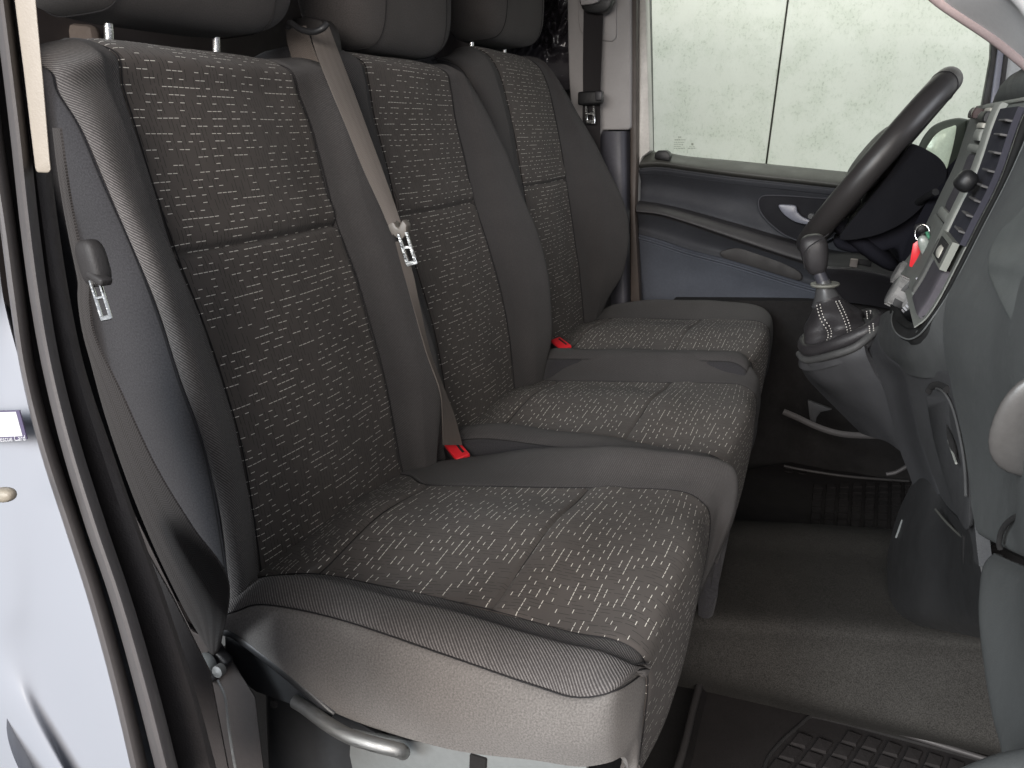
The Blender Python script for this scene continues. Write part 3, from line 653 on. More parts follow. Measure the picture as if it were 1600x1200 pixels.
tube('wiring', [P(a, b, .40) for a, b in [(340, 1062), (352, 1090), (358, 1140), (366, 1190), (374, 1230)]], .0011, STEEL, body, n=6, smooth=30)
lathe('trim_clip', P(247, 1036, .345), (0, -1, 0), [(0, 0), (.004, 0), (.003, .0015), (0, .002)], GSTEEL, body, n=12)
ds = ellblob('striker', P(6, 773, .236), ((1, 0, .15), (0, 1, 0), (0, 0, 1)), (.0070, .004, .0036), plastic('grease_stained_plastic', (.20, .175, .14), .5), body, pw=2.4)
# rescue sticker (code left out)
st = thing('sticker', P(20, 665, .24), 'small dark-framed rescue sticker on the white door jamb', 'sticker')
def quadslab(name, pts, th, mat, par): return prism(name, pts, V3(0, th, 0), mat, par, bev=0)
yq = .2605
quadslab('sticker_backing', [P(-60, 643, yq), P(30, 641, yq), P(42, 686, yq), P(-50, 691, yq)], .0006, INK, st)
quadslab('sticker_field', [P(-60, 646, yq - .0002), P(24.5, 643.5, yq - .0002), P(35, 681.5, yq - .0002), P(-50, 685, yq - .0002)], .0002, WHITE, st)
def text(name, s, origin, ux, uy, size, mat, par, ext=.0002):
    cu = bpy.data.curves.new(name, 'FONT'); cu.body = s; cu.size = 1; cu.extrude = 0; cu.align_x = 'CENTER'; cu.align_y = 'CENTER'
    to = bpy.data.objects.new(name, cu); C.objects.link(to)
    dg = bpy.context.evaluated_depsgraph_get(); me = bpy.data.meshes.new_from_object(to.evaluated_get(dg))
    vs = [np.array(origin) + np.array(ux) * v.co.x * size + np.array(uy) * v.co.y * size for v in me.vertices]; fs = [list(p.vertices) for p in me.polygons]
    bpy.data.objects.remove(to); bpy.data.curves.remove(cu); bpy.data.meshes.remove(me)
    return mesh_obj(name, vs, fs, mat, par)
a0 = P(4, 686.5, yq - .0003); a1 = P(30, 685, yq - .0003); ux = (a1 - a0) / np.linalg.norm(a1 - a0)
text('sticker_text', 'Rescue Card', (a0 + a1) / 2, ux, (0, 0, 1), .0042, WHITE, st)

def addcol(S, f): S.g = np.concatenate((S.g, np.array([[f(x)] for x in S.g[:, -1]])), axis=1); S.nc += 1; return S

# ================================================================ FAR SIDE: pillar, door, window, mirror
far = body
prism('body_side', pxpoly([(700, -60), (1000, -60), (1000, 520), (700, 520)], 2.12), V3(0, .02, 0), plastic('body_side_trim', (.030, .028, .030), .5, .3), body, bev=0)
prism('pillar_cover', pxpoly([(886, -25), (887, 60), (889, 130), (896, 215), (935, 215), (941, 203), (981, 203), (985, 199), (985.5, 100), (985, -25)], 1.95), V3(0, .05, 0), LILAC, far, bev=.006, seg=3)
prism('height_slide', pxpoly([(903, -25), (903, 30), (906, 48), (915, 58), (946, 64), (956, 65), (962, 60), (963, 52), (962, -25)], 1.943), V3(0, .012, 0), LILAC, far, bev=.003, seg=3)
Gp = Surf([[P(x, y, q) for x, q in zip(xs, (1.985, 1.955, 1.955, 1.985))] for y, xs in ((205, (925, 945, 972, 984)), (300, (935, 950, 974, 984)), (400, (950, 962, 976, 984)), (480, (955, 966, 978, 985)))])
panel('lower_pillar_trim', Gp, 0, 3, 0, 3, 16, 24, plastic('grey_pillar_trim', (.075, .075, .09), .45, .3), far, (0, -1, 0), th=.01)
prism('pillar_seal', pxpoly([(984.5, -25), (994.5, -25), (994.5, 250), (992, 330), (1000, 480), (985, 480), (984.5, 250)], 1.965), V3(0, .03, 0), plastic('brown_seal', (.075, .06, .052), .5, .1), far, bev=.003)
prism('door_frame', pxpoly([(994, -25), (1008, -25), (1012, 120), (1015, 236), (1003, 245), (996, 262), (994, 330), (992, 318)], 2.0), V3(0, .04, 0), plastic('painted_frame', (.62, .60, .56), .35, 0), far, bev=.003)
prism('door_gap', pxpoly([(984, 300), (1002, 330), (1003, 490), (984, 490)], 2.06), V3(0, .02, 0), CARP, far, bev=0)

X9 = [994, 1030, 1075, 1150, 1250, 1330, 1400, 1470, 1540, 2100]
def drow(ys, yv): ys = ys + [ys[-1] + 56]; return [P(x, y, yv) for x, y in zip(X9, ys)]
R0 = drow([243, 237, 244, 251, 261, 269, 276, 283, 290], 2.05)
R0b = drow([246, 240.5, 247, 254, 264, 272, 279, 286, 293], 2.03)
R1 = drow([256, 254, 260, 270, 281, 290, 298, 305, 312], 2.005)
R2 = drow([264, 262, 268, 278, 289, 298, 306, 313, 320], 2.02)
R3 = drow([268, 267, 273, 283, 294, 303, 311, 318, 325], 2.015)
R4 = drow([290, 290, 298, 312, 332, 345, 352, 358, 365], 2.045)
R5 = drow([311, 316, 326, 347, 376, 395, 405, 412, 420], 2.035)
R6 = drow([318, 322, 333, 355, 385, 404, 414, 420, 428], 1.985)
R7 = drow([330, 334, 347, 372, 405, 424, 434, 440, 448], 1.965)
R8 = drow([334, 339, 352, 378, 411, 432, 442, 448, 456], 1.985)
R9 = drow([352, 360, 374, 396, 430, 455, 466, 472, 480], 2.01)
R10 = drow([365, 375, 390, 410, 441, 462, 480, 490, 500], 2.005)
door_s = Surf([R0, R0b, R1, R2, R3, R4, R5, R6, R7, R8, R9, R10])
door = panel('door', door_s, 0, 9, 3, 6, 70, 36, DOOR, body, (0, -1, .1), seam=(0, 0, 1, 1), dip=.004, sw=.008)
panel('window_ledge', door_s, 0, 9, 0, 3, 60, 26, plastic('window_ledge_plastic', (.07, .07, .064), .5, .3, 900, .1, .35), door, (0, -1, .2), seam=(0, 0, 0, 1), dip=.003, sw=.008)
panel('armrest', door_s, 0, 9, 6, 9, 70, 30, plastic('armrest_skin', (.047, .045, .047), .5, .4, 900, .12, .3), door, (0, -1, .1), seam=(0, 0, 1, 0), dip=.004, sw=.008)
panel('door_recess', door_s, 0, 9, 9, 11, 60, 20, DOOR, door, (0, -1, .1), dip=.003)
Q0 = drow([366, 376, 391, 411, 442, 463, 481, 491, 501], 1.995); Q1 = drow([371, 381, 396, 416, 447, 468, 486, 496, 506], 1.985); Q1b = drow([376, 386, 401, 421, 452, 473, 491, 500, 510], 1.995)
Q2 = drow([420, 430, 440, 460, 490, 510, 520, 530, 540], 2.015); Q3 = drow([500, 520, 540, 560, 590, 600, 610, 620, 630], 2.03)
panel('lower_panel', Surf([Q0, Q1, Q1b, Q2, Q3]), 0, 9, 0, 4, 50, 30, DOORL, door, (0, -1, .1), seam=(0, 0, 1, 0), dip=.003)
# pocket slot in the recess
sl = roundpoly([P(a, b, 1.998) for a, b in [(1124, 396), (1136, 390), (1155, 388), (1185, 396), (1225, 412), (1250, 426), (1250, 438), (1225, 434), (1180, 420), (1140, 408)]], 40)
prism('pocket_slot', sl, V3(0, .008, 0), SOFT, door, bev=.002)
# handle scoop
sc = roundpoly([P(a, b, 2.018) for a, b in [(1186, 325), (1186, 312), (1196, 305.5), (1230, 306), (1270, 309), (1312, 314), (1318, 340), (1300, 372), (1262, 379), (1228, 368), (1204, 350), (1192, 337)]], 60)
prism('handle_scoop', sc, V3(0, .014, 0), plastic('scoop_plastic', (.015, .015, .018), .8, .3, 900, .1, .2), door, bev=.004)
tube('scoop_rim', sc, .0022, plastic('rim_plastic', (.035, .036, .044), .6, .2), door, n=8, closed=True)
hd = [(1216, 321), (1229, 320), (1243, 322), (1246, 331), (1254, 339), (1266, 345), (1264, 351), (1250, 349), (1237, 344), (1224, 334)]
prism('door_handle', roundpoly([P(a, b, 1.99) for a, b in hd], 50), V3(0, .012, 0), plastic('handle_plastic', (.16, .165, .20), .35, .1), door, bev=.003)
lathe('lock_button', P(1267, 338, 2.0), (0, -1, 0), [(0, -.01), (.010, -.01), (.010, 0), (.007, .003), (0, .003)], DSTEEL, door, n=24)
# switch console on the front of the armrest
swp = plastic('switch_console_plastic', (.024, .023, .026), .45, .3)
Gs = Surf([[P(x, y, q) for x, y, q in r] for r in ([(1292, 393, 1.98), (1350, 396, 1.975), (1410, 417, 1.97), (1450, 432, 1.97)], [(1290, 412, 1.90), (1345, 416, 1.90), (1405, 432, 1.90), (1450, 448, 1.90)], [(1290, 424, 1.885), (1345, 428, 1.885), (1400, 440, 1.885), (1450, 456, 1.885)], [(1290, 470, 1.93), (1345, 475, 1.93), (1400, 485, 1.93), (1450, 500, 1.93)])])
panel('switch_console', Gs, 0, 3, 0, 3, 40, 30, swp, door, (0, -1, .6), th=.02)
rbox('window_switch', P(1334, 411, 1.90), ((1, 0, 0), (0, 1, 0), (0, 0, 1)), (.0085, .010, .0095), plastic('switch_silver', (.45, .40, .38), .4, 0), door, bev=.002)
rbox('switch_well', P(1346, 411, 1.915), ((1, 0, 0), (0, 1, 0), (0, 0, 1)), (.022, .008, .011), BLK, door, bev=.002)
# window glass and frame
gl = [(1000, -40), (1012, 100), (1016, 245), (1320, 275), (1527, 300), (1536, 200), (1550, 75), (1556, 50), (1440, -40)]
prism('window_glass', pxpoly(gl, 2.075), V3(0, .004, 0), GLASS, door, bev=0)
prism('window_channel', pxpoly([(1004, -30), (1013.5, -30), (1016, 100), (1018, 236), (1022, 240), (1008, 243), (1007, 120)], 2.055), V3(0, .03, 0), BLK, door, bev=.002)
prism('window_channel', pxpoly([(1549, 60), (1560, 66), (1560, 95), (1546, 180), (1541, 225), (1537, 300), (1523, 300), (1530, 190), (1548, 90)], 2.05), V3(0, .03, 0), BLK, door, bev=.002)
sf = prism('lock_pin_base', pxpoly([(1022, 248), (1023, 240), (1028, 235), (1040, 235), (1044, 238), (1047, 243), (1046, 252)], 2.0), V3(0, .03, 0), BLK, door, bev=.003)
# etched marks on the pane
em = []
def dash_marks(name, rows, y):
    vs = []; fs = []
    for (x0, x1, yy, h) in rows:
        x = x0
        while x < x1:
            l = random.uniform(1.2, 4.0)
            for (a, b_) in ((x, yy), (min(x + l, x1), yy + l * .08), (min(x + l, x1), yy + h + l * .08), (x, yy + h)): vs.append(P(a, b_, y))
            k = len(vs); fs.append((k - 4, k - 3, k - 2, k - 1)); x += l + random.uniform(.5, 1.2)
    o = mesh_obj(name, vs, fs, ETCH, door); o['kind'] = 'stuff'; return o
dash_marks('etched_marking', [(1054, 1071, 217.6, 1.6), (1053, 1069, 221.8, 1.0), (1053, 1068, 225, 1.0), (1053, 1064, 228.2, 1.0), (1053, 1070, 231.3, 1.2), (1060, 1065, 213, 2.6), (1075, 1088, 231, 1.2), (1077, 1086, 228.8, .8), (1080, 1084, 223.5, 3.4)], 2.0735)
# A pillar beyond the window
ap = body
prism('pillar_trim', pxpoly([(1561, 66), (1574, 78), (1562, 160), (1556, 230), (1544, 300), (1530, 300), (1540, 215)], 2.04), V3(0, .03, 0), plastic('lilac_pillar', (.33, .34, .42), .4, .1), ap, bev=.003)
prism('pillar_seal', pxpoly([(1571, 74), (1577, 80), (1566, 165), (1560, 240), (1552, 240), (1559, 165)], 2.025), V3(0, .02, 0), SOFT, ap, bev=.001)
prism('pillar_trim', pxpoly([(1573, 75), (1680, 130), (1660, 330), (1550, 330), (1556, 240), (1566, 165)], 2.05), V3(0, .03, 0), plastic('grey_pillar', (.42, .43, .43), .5, .2), ap, bev=.003)
# headliner / upper trim in front of the pillar
hl = body
Gh = Surf([[P(x, y, q) for x, y, q in r] for r in ([(1425, -40, 1.15), (1520, -60, 1.05), (1700, -90, .9)], [(1467, 1, 1.12), (1540, -20, 1.02), (1700, -40, .88)], [(1549, 56, 1.08), (1600, 20, .98), (1700, 10, .86)], [(1602, 98, 1.04), (1640, 80, .96), (1720, 60, .84)], [(1660, 145, 1.0), (1690, 130, .93), (1740, 110, .82)])])
addcol(Gh, lambda x: x + V3(.35, -.12, .12))
hl = panel('roof_lining', Gh, 0, 3, 0, 4, 30, 40, HEADL, body, (0, -1, -.4), th=.02)
tube('lining_edge', [r[0] for r in Gh.g], .007, plastic('pink_grey_edge', (.40, .31, .30), .6, .1), hl, n=12, smooth=40)
# outside mirror

ho = roundpoly([P(a, b, 2.33) for a, b in [(1425, 262), (1436, 225), (1452, 201), (1470, 190), (1492, 184.5), (1505, 185), (1511, 190), (1509, 215), (1500, 250), (1488, 290), (1470, 310), (1440, 300)]], 60)
mr = prism('side_mirror', ho, V3(.01, .05, 0), plastic('mirror_shell', (.055, .057, .052), .5, .4), body, bev=.008, seg=3)
prism('mirror_glass', roundpoly([P(a, b, 2.322) for a, b in [(1446, 240), (1455, 219), (1469, 205), (1486, 198), (1494, 197), (1492, 215), (1485, 245), (1476, 270), (1462, 262)]], 50), V3(0, .004, 0), plastic('painted_reflection', (.80, .83, .72), .15, 0), mr, bev=.001)  # bright reflection put into the glass colour as a pale plastic
prism('mirror_foot', pxpoly([(1514, 186), (1530, 184), (1545, 190), (1540, 290), (1490, 300), (1498, 262), (1510, 215)], 2.30), V3(0, .05, 0), plastic('mirror_foot_shell', (.048, .05, .047), .55, .4), mr, bev=.005)

rbox('roof', (-.35, 1.36, 2.09), ((1, 0, 0), (0, 1, 0), (0, 0, 1)), (.98, 1.02, .03), HEADL, body, bev=.01)
# ================================================================ REAR: partition and creased liner behind the seats
pt = rbox('rear_partition', W(-.93, 1.2, -.1), ((1, 0, 0), (0, 1, 0), (0, 0, 1)), (.01, 1.1 * SC, .75 * SC), plastic('partition_skin', (.040, .034, .034), .5, .3), None, bev=.002); tag(pt, 'dark partition wall behind the row of seats', 'partition')
rows = []
for j in range(30):
    rr = []
    for i in range(30):
        px = 790 + 100 * i / 29; py = -30 + 170 * j / 29; u, v = px / 100, py / 100
        f = max(0, min(1, (95 - py) / 40))
        d = f * (.035 * math.sin(v * 11 + 2.5 * math.sin(u * 7) + 1.2 * math.sin(v * 5 + u * 19)) + .02 * math.sin(u * 30 + v * 14)) + .02 * math.exp(-((py - 72 - (px - 850) * .05) / 5) ** 2) * (-1)
        rr.append(P(px, py, 2.03 + d * .55))
    rows.append(rr)
ln = panel('cargo_liner', Surf(rows), 0, 29, 0, 29, 80, 90, FOIL, None, (0, -1, 0), th=.003); tag(ln, 'shiny creased black liner hanging between farthest headrest and pale pillar', 'liner')
sh = prism('partition_shelf', pxpoly([(440, 8), (520, 12), (520, 28), (440, 22)], 1.35), V3(0, .03, 0), plastic('shelf_plastic', (.16, .155, .15), .5, .1), None, bev=.003); tag(sh, 'grey horizontal rail glimpsed between the two nearest headrests', 'rail')
lj = prism('rear_trim', pxpoly([(40, 30), (140, 38), (150, 95), (40, 95)], .86), V3(0, .02, 0), plastic('brown_trim', (.13, .105, .09), .8, .3), None, bev=.01); tag(lj, 'soft brown trim glimpsed above the nearest seat shoulder', 'trim')

# ================================================================ STEERING WHEEL
top, bot = P(1489, 118, 1.65), P(1259, 385, 1.65)
cw = (top + bot) / 2; e = (top - bot) / np.linalg.norm(top - bot); rad = np.linalg.norm(top - bot) / 2 - .010
lv = np.array([.10, 1.0, .05]); lv -= lv @ e * e; lv /= np.linalg.norm(lv); nrm_ = np.cross(e, lv); nrm_ = nrm_ if nrm_[0] < 0 else -nrm_
swt = thing('steering_wheel', cw, 'black leather steering wheel seen nearly edge-on against the window', 'steering wheel')
tube('rim', [cw + e * math.cos(t) * rad + lv * math.sin(t) * rad for t in np.linspace(0, 2 * math.pi, 120, endpoint=False)], .0238, WHEEL, swt, n=20, closed=True)
for tt in (.42, 2 * math.pi - .42):
    c_ = cw + e * math.cos(tt) * rad + lv * math.sin(tt) * rad; ta = -e * math.sin(tt) + lv * math.cos(tt)
    ra = e * math.cos(tt) + lv * math.sin(tt)
    tube('rim_seam', [c_ + ra * math.cos(q) * .0240 + nrm_ * math.sin(q) * .0240 for q in np.linspace(0, 2 * math.pi, 24, endpoint=False)], .0008, THREAD, swt, n=5, closed=True)
hub = ellblob('hub', cw + nrm_ * .004 + e * .01, (e, lv, nrm_), (.078, .10, .034), plastic('hub_plastic', (.07, .07, .066), .5, .3), swt, pw=2.6)
for s in (-1, 1):
    tube('spoke', [cw - nrm_ * .02 + lv * s * .08 + e * .01, cw - nrm_ * .012 + lv * s * .12 + e * .012, cw + lv * s * (rad - .004) + e * .02], .02, WHEEL, swt, n=14, flat=(.55, 1.2), smooth=16)
tube('spoke', [cw - nrm_ * .02 - e * .07, cw - nrm_ * .012 - e * .12, cw - e * (rad - .004)], .02, WHEEL, swt, n=14, flat=(1.2, .5), smooth=16)
col = thing('steering_column', P(1430, 330, 1.62), 'dark rounded steering column cowl in front of the wheel', 'steering column')
NAVY = plastic('cowl_plastic', (.010, .010, .014), .85, .2, 900, .1, .1)
hull = roundpoly([P(a, b_, 1.52) for a, b_ in [(1424, 226), (1446, 233), (1468, 247), (1479, 264), (1477, 283), (1459, 305), (1428, 336), (1398, 356), (1357, 371), (1312, 374), (1330, 345), (1375, 290), (1408, 246)]], 70)
prism('instrument_cowl', hull, V3(0, .24, 0), plastic('cowl_top_plastic', (.009, .009, .011), .9, .3, 900, .1, .1), col, bev=.022, seg=5)
prism('lower_cowl', pxpoly([(1298, 373), (1340, 366), (1400, 352), (1448, 318), (1456, 350), (1438, 400), (1428, 440), (1410, 432), (1402, 388), (1370, 396), (1330, 396), (1306, 389)], 1.56), V3(0, .08, 0), NAVY, col, bev=.01, seg=3)
ellblob('column_cowl', P(1348, 378, 1.6), (nrm_, lv, e), (.085, .06, .018), NAVY, col, pw=2.6)
tube('control_stalk', [P(1418, 330, 1.60), P(1440, 312, 1.50), P(1462, 300, 1.45)], .006, BLK, col, n=10, smooth=12)

# ================================================================ DASHBOARD
dash = thing('dashboard', P(1500, 500, 1.0), 'large grey plastic dashboard with centre stack, vents and glove box lid', 'dashboard')
P1 = Surf([[P(x, y, q) for x, y, q in r] for r in (
    [(1622, 165, .97), (1665, 150, .85), (1750, 130, .62)],
    [(1602, 219, .965), (1655, 210, .84), (1745, 200, .60)], [(1574, 282, .96), (1640, 275, .82), (1740, 265, .58)], [(1540, 348, .96), (1605, 355, .80), (1720, 365, .56)],
    [(1505, 417, .96), (1575, 435, .78), (1700, 455, .54)], [(1480, 465, .955), (1550, 500, .77), (1690, 530, .52)], [(1474, 530, .945), (1545, 580, .745), (1680, 610, .50)], [(1486, 600, .92), (1555, 660, .72), (1680, 690, .48)],
    [(1502, 690, .87), (1565, 730, .69), (1680, 760, .465)], [(1514, 770, .81), (1572, 800, .655), (1680, 830, .45)], [(1527, 838, .74), (1585, 868, .61), (1680, 915, .44)])])
addcol(addcol(P1, lambda x: x + V3(.12, -.03, 0)), lambda x: np.array([.93, x[1] - .02, x[2]]))
panel('dash_face', P1, 0, 4, 0, 10, 80, 120, DASH, dash, (-1, -1, .2), th=.006, seam=(0, 0, 0, 1), dip=.006)
P1b = Surf([[P(x, y, q) for x, y, q in r] for r in (
    [(1531, 856, .725), (1580, 882, .61), (1680, 932, .43)], [(1524, 900, .70), (1585, 920, .585), (1680, 960, .42)], [(1519, 960, .66), (1590, 975, .56), (1680, 1000, .40)], [(1527, 1045, .61), (1600, 1050, .52), (1690, 1060, .38)],
    [(1540, 1120, .565), (1610, 1110, .48), (1690, 1110, .36)], [(1553, 1175, .53), (1625, 1158, .45), (1690, 1145, .35)], [(1556, 1240, .51), (1630, 1230, .43), (1690, 1220, .34)])])
addcol(addcol(P1b, lambda x: x + V3(.10, -.02, 0)), lambda x: np.array([.93, x[1] - .02, x[2]]))
panel('lower_dash_panel', P1b, 0, 4, 0, 6, 60, 70, DASH, dash, (-1, -1, 0), th=.004, seam=(1, 0, 1, 0), dip=.008, sw=.02)
prism('panel_gap', pxpoly([(1520, 842), (1532, 846), (1562, 856), (1640, 895), (1700, 930), (1700, 980), (1600, 925), (1505, 880), (1505, 838)], .86), V3(0, .01, 0), CARP, dash, bev=0)
tube('lid_groove', [P(a, b, q * .975) for a, b, q in [(1563, 858, .655), (1561, 848, .655), (1565, 830, .65), (1577, 814, .63), (1602, 800, .60), (1640, 790, .56)]], .0022, CARP, dash, n=8, smooth=30)
panel('sill_trim', Surf([[P(x, y, q) for x, y, q in r] for r in ([(1470, 1206, .42), (1545, 1172, .40), (1680, 1145, .36)], [(1470, 1225, .40), (1550, 1215, .38), (1680, 1200, .34)], [(1470, 1280, .40), (1550, 1280, .38), (1680, 1280, .34)])]), 0, 2, 0, 2, 20, 14, DASH, dash, (0, -.5, 1), th=.02, seam=(0, 0, 1, 0))
# glove box lid: raised leaf with a lit edge
LD = Surf([[P(x, y, q) for x, y, q in r] for r in (
    [(1566, 352, .87), (1612, 308, .80), (1730, 262, .55)], [(1547, 382, .895), (1618, 372, .74), (1725, 360, .53)], [(1541, 408, .85), (1620, 412, .68), (1722, 410, .51)], [(1543, 430, .83), (1625, 452, .65), (1720, 465, .49)],
    [(1567, 485, .72), (1640, 505, .58), (1715, 520, .455)], [(1604, 553, .622), (1660, 570, .515), (1710, 580, .43)])])
panel('glove_box_lid', LD, 0, 2, 0, 5, 40, 60, plastic('lid_plastic', (.122, .129, .125), .65, .5, 700, .06), dash, (-1, -1, .2), th=.014, seam=(1, 0, 1, 1), dip=.004, sw=.008)
ellblob('lid_latch', P(1628, 664, .56), ((.12, -.1, .95), (1, .1, -.1), (-.3, -.8, -.3)), (.040, .030, .008), plastic('latch_plastic', (.062, .059, .057), .4, .1), dash, pw=2.3)
# U shaped recess and the band round the centre stack
BK = plastic('recess_plastic', (.022, .022, .022), .95, .3, 900, .1, .05)
uo = [(1622, 165), (1602, 219), (1574, 282), (1540, 348), (1505, 417), (1480, 463), (1457, 497), (1443, 516), (1432, 526), (1418, 530), (1403, 523), (1395, 511), (1393, 498), (1396, 483)]
ui = [(1606, 160), (1589, 200), (1561, 280), (1527, 348), (1491, 420), (1466, 468), (1446, 497), (1436, 507), (1427, 511), (1418, 512), (1408, 506), (1401, 500), (1399, 492), (1400, 483)]
yb = [.97] * 7 + [.975, .985, 1.0, 1.03, 1.07, 1.11, 1.16]
BD = Surf([[P(a[0], a[1], q - .004), (P(a[0], a[1], q) + P(b_[0], b_[1], q)) / 2 + V3(.003, .010, 0), P(b_[0], b_[1], q + .012)] for a, b_, q in zip(uo, ui, yb)])
panel('stack_recess', BD, 0, 2, 0, 13, 10, 110, BK, dash, (-1, -.6, .3), th=.01)
tube('recess_edge', [P(a, b_, q - .006) for (a, b_), q in zip(uo, yb)], .0011, DASH, dash, n=8, smooth=90)
# console flank below the stack
P2 = Surf([[P(x, y, q) for x, y, q in r] for r in (
    [(1396, 483, 1.16), (1385, 486, 1.19), (1376, 492, 1.22)], [(1394, 504, 1.10), (1384, 515, 1.14), (1374, 531, 1.18)], [(1403, 523, 1.03), (1396, 540, 1.07), (1387, 556, 1.13)], [(1418, 530, 1.0), (1412, 560, 1.05), (1409, 574, 1.10)],
    [(1432, 527, .985), (1428, 570, 1.02), (1422, 602, 1.08)], [(1457, 498, .965), (1450, 575, .985), (1430, 645, 1.06)], [(1478, 470, .955), (1484, 590, .93), (1440, 690, 1.06)], [(1476, 520, .945), (1497, 650, .89), (1452, 727, 1.05)], [(1482, 570, .935), (1509, 730, .845), (1466, 765, 1.04)], [(1490, 620, .91), (1518, 800, .79), (1482, 815, 1.0)], [(1500, 690, .88), (1524, 850, .77), (1506, 850, .93)])])
P2a = Surf([[P(x, y, q) for x, y, q in r] for r in (
    [(1396, 483, 1.16), (1385, 487, 1.19), (1376, 493, 1.22)], [(1393, 498, 1.11), (1383, 508, 1.15), (1372, 522, 1.19)], [(1397, 514, 1.07), (1388, 530, 1.11), (1378, 545, 1.16)], [(1405, 525, 1.03), (1397, 546, 1.08), (1389, 558, 1.13)], [(1418, 531, 1.0), (1410, 560, 1.05), (1404, 569, 1.10)],
    [(1433, 526, .985), (1424, 564, 1.02), (1416, 583, 1.07)], [(1445, 514, .975), (1445, 560, .985), (1440, 590, 1.01)], [(1458, 497, .965), (1464, 550, .96), (1464, 590, .97)], [(1480, 463, .955), (1485, 530, .94), (1490, 592, .92)])])
panel('console_flank', P2a, 0, 2, 0, 8, 24, 70, plastic('flank_plastic', (.066, .068, .068), .55, .5, 700, .08), dash, (-.5, -1, 0), th=.012)
P2b = Surf([[P(x, y, q) for x, y, q in r] for r in (
    [(1404, 566, 1.10), (1440, 575, 1.015), (1489, 580, .925)], [(1415, 584, 1.09), (1450, 590, 1.0), (1490, 592, .915)], [(1426, 632, 1.08), (1462, 638, .99), (1496, 645, .89)], [(1438, 684, 1.08), (1475, 690, .97), (1505, 698, .86)],
    [(1452, 727, 1.06), (1487, 740, .95), (1514, 752, .825)], [(1468, 775, 1.04), (1497, 790, .925), (1521, 800, .79)], [(1484, 822, 1.01), (1507, 840, .90), (1526, 852, .765)], [(1494, 850, .98), (1510, 865, .88), (1530, 885, .75)])])
panel('console_side', P2b, 0, 2, 0, 7, 24, 60, DASHD, dash, (-.5, -1, 0), th=.012)
ov = roundpoly([P(a, b_, q) for a, b_, q in [(1449, 632, 1.0), (1452, 612, 1.0), (1466, 606, .965), (1480, 613, .93), (1493, 637, .905), (1503, 675, .872), (1511, 720, .838), (1514, 770, .80), (1513, 825, .775), (1500, 815, .84), (1482, 770, .93), (1462, 700, 1.0)]], 80)
prism('side_cover', ov, V3(.006, .012, 0), DASHD, dash, bev=.002)
tube('cover_rim', [p + V3(-.003, -.004, 0) for p in ov[14:48]], .0015, plastic('rim_grey', (.075, .075, .075), .6, .1), dash, n=8)
tube('cover_shadow_gap', [P(a, b_, q) for a, b_, q in [(1451, 612, .99), (1456, 604, .985), (1466, 601, .965), (1476, 604, .945), (1480, 609, .925)]], .0045, CARP, dash, n=8, smooth=20)
tube('cover_slit', [P(a, b_, q) for a, b_, q in [(1479, 664, .93), (1484, 682, .91), (1490, 703, .885), (1497, 728, .855)]], .0035, CARP, dash, n=8, smooth=20, rs=lambda t: .0035 * math.sin(math.pi * min(max(t, .06), .95)))
tube('slit_highlight', [P(a, b_, q) for a, b_, q in [(1482, 688, .905), (1486, 700, .89), (1494, 724, .855)]], .0014, SILV, dash, n=6, smooth=14)  # highlight beside the slit, put in as a pale tube
# ridge running down from the gear console
PR = Surf([[P(x, y, q) for x, y, q in r] for r in ([(1345, 528, 1.235), (1362, 515, 1.22), (1377, 500, 1.215)], [(1352, 548, 1.22), (1364, 540, 1.20), (1376, 532, 1.18)], [(1362, 568, 1.20), (1376, 562, 1.17), (1390, 558, 1.13)], [(1379, 603, 1.18), (1396, 592, 1.15), (1416, 583, 1.085)], [(1392, 650, 1.17), (1408, 640, 1.14), (1427, 632, 1.075)],
    [(1407, 706, 1.16), (1422, 695, 1.13), (1439, 684, 1.075)], [(1422, 745, 1.14), (1437, 738, 1.11), (1454, 728, 1.055)], [(1430, 775, 1.13), (1448, 775, 1.09), (1468, 772, 1.03)])])
panel('console_ridge', PR, 0, 2, 0, 7, 18, 60, CON, dash, (-1, -.6, 0), th=.012, seam=(0, 1, 0, 0), dip=.003)
P5 = Surf([[P(x, y, q) for x, y, q in r] for r in (
    [(1426, 752, 1.14), (1452, 742, 1.08), (1478, 790, 1.0), (1526, 838, .80)], [(1402, 805, 1.16), (1440, 800, 1.06), (1482, 838, .96), (1528, 868, .78)], [(1387, 868, 1.16), (1430, 872, 1.03), (1482, 890, .93), (1535, 905, .77)],
    [(1388, 922, 1.13), (1432, 925, 1.01), (1485, 935, .92), (1538, 945, .77)], [(1402, 958, 1.10), (1440, 962, 1.01), (1488, 968, .93), (1540, 975, .79)], [(1430, 977, 1.08), (1462, 983, 1.03), (1498, 990, .97), (1545, 1000, .86)])])
panel('console_foot', P5, 0, 3, 0, 5, 40, 50, plastic('foot_plastic', (.028, .028, .029), .5, .3), dash, (-1, -1, .2), th=.01)
tube('foot_edge', [P(a, b_, q) for a, b_, q in [(1462, 796, 1.0), (1476, 813, .96), (1495, 832, .91), (1512, 845, .86)]], .0016, plastic('foot_edge_grey', (.10, .10, .09), .4, .1), dash, n=8, smooth=20)
tube('foot_glint', [P(a, b_, 1.13) for a, b_ in [(1410, 812), (1405, 826), (1400, 840)]], .0015, GSTEEL, dash, n=6)  # thin highlight on the console foot, put in as a grey tube
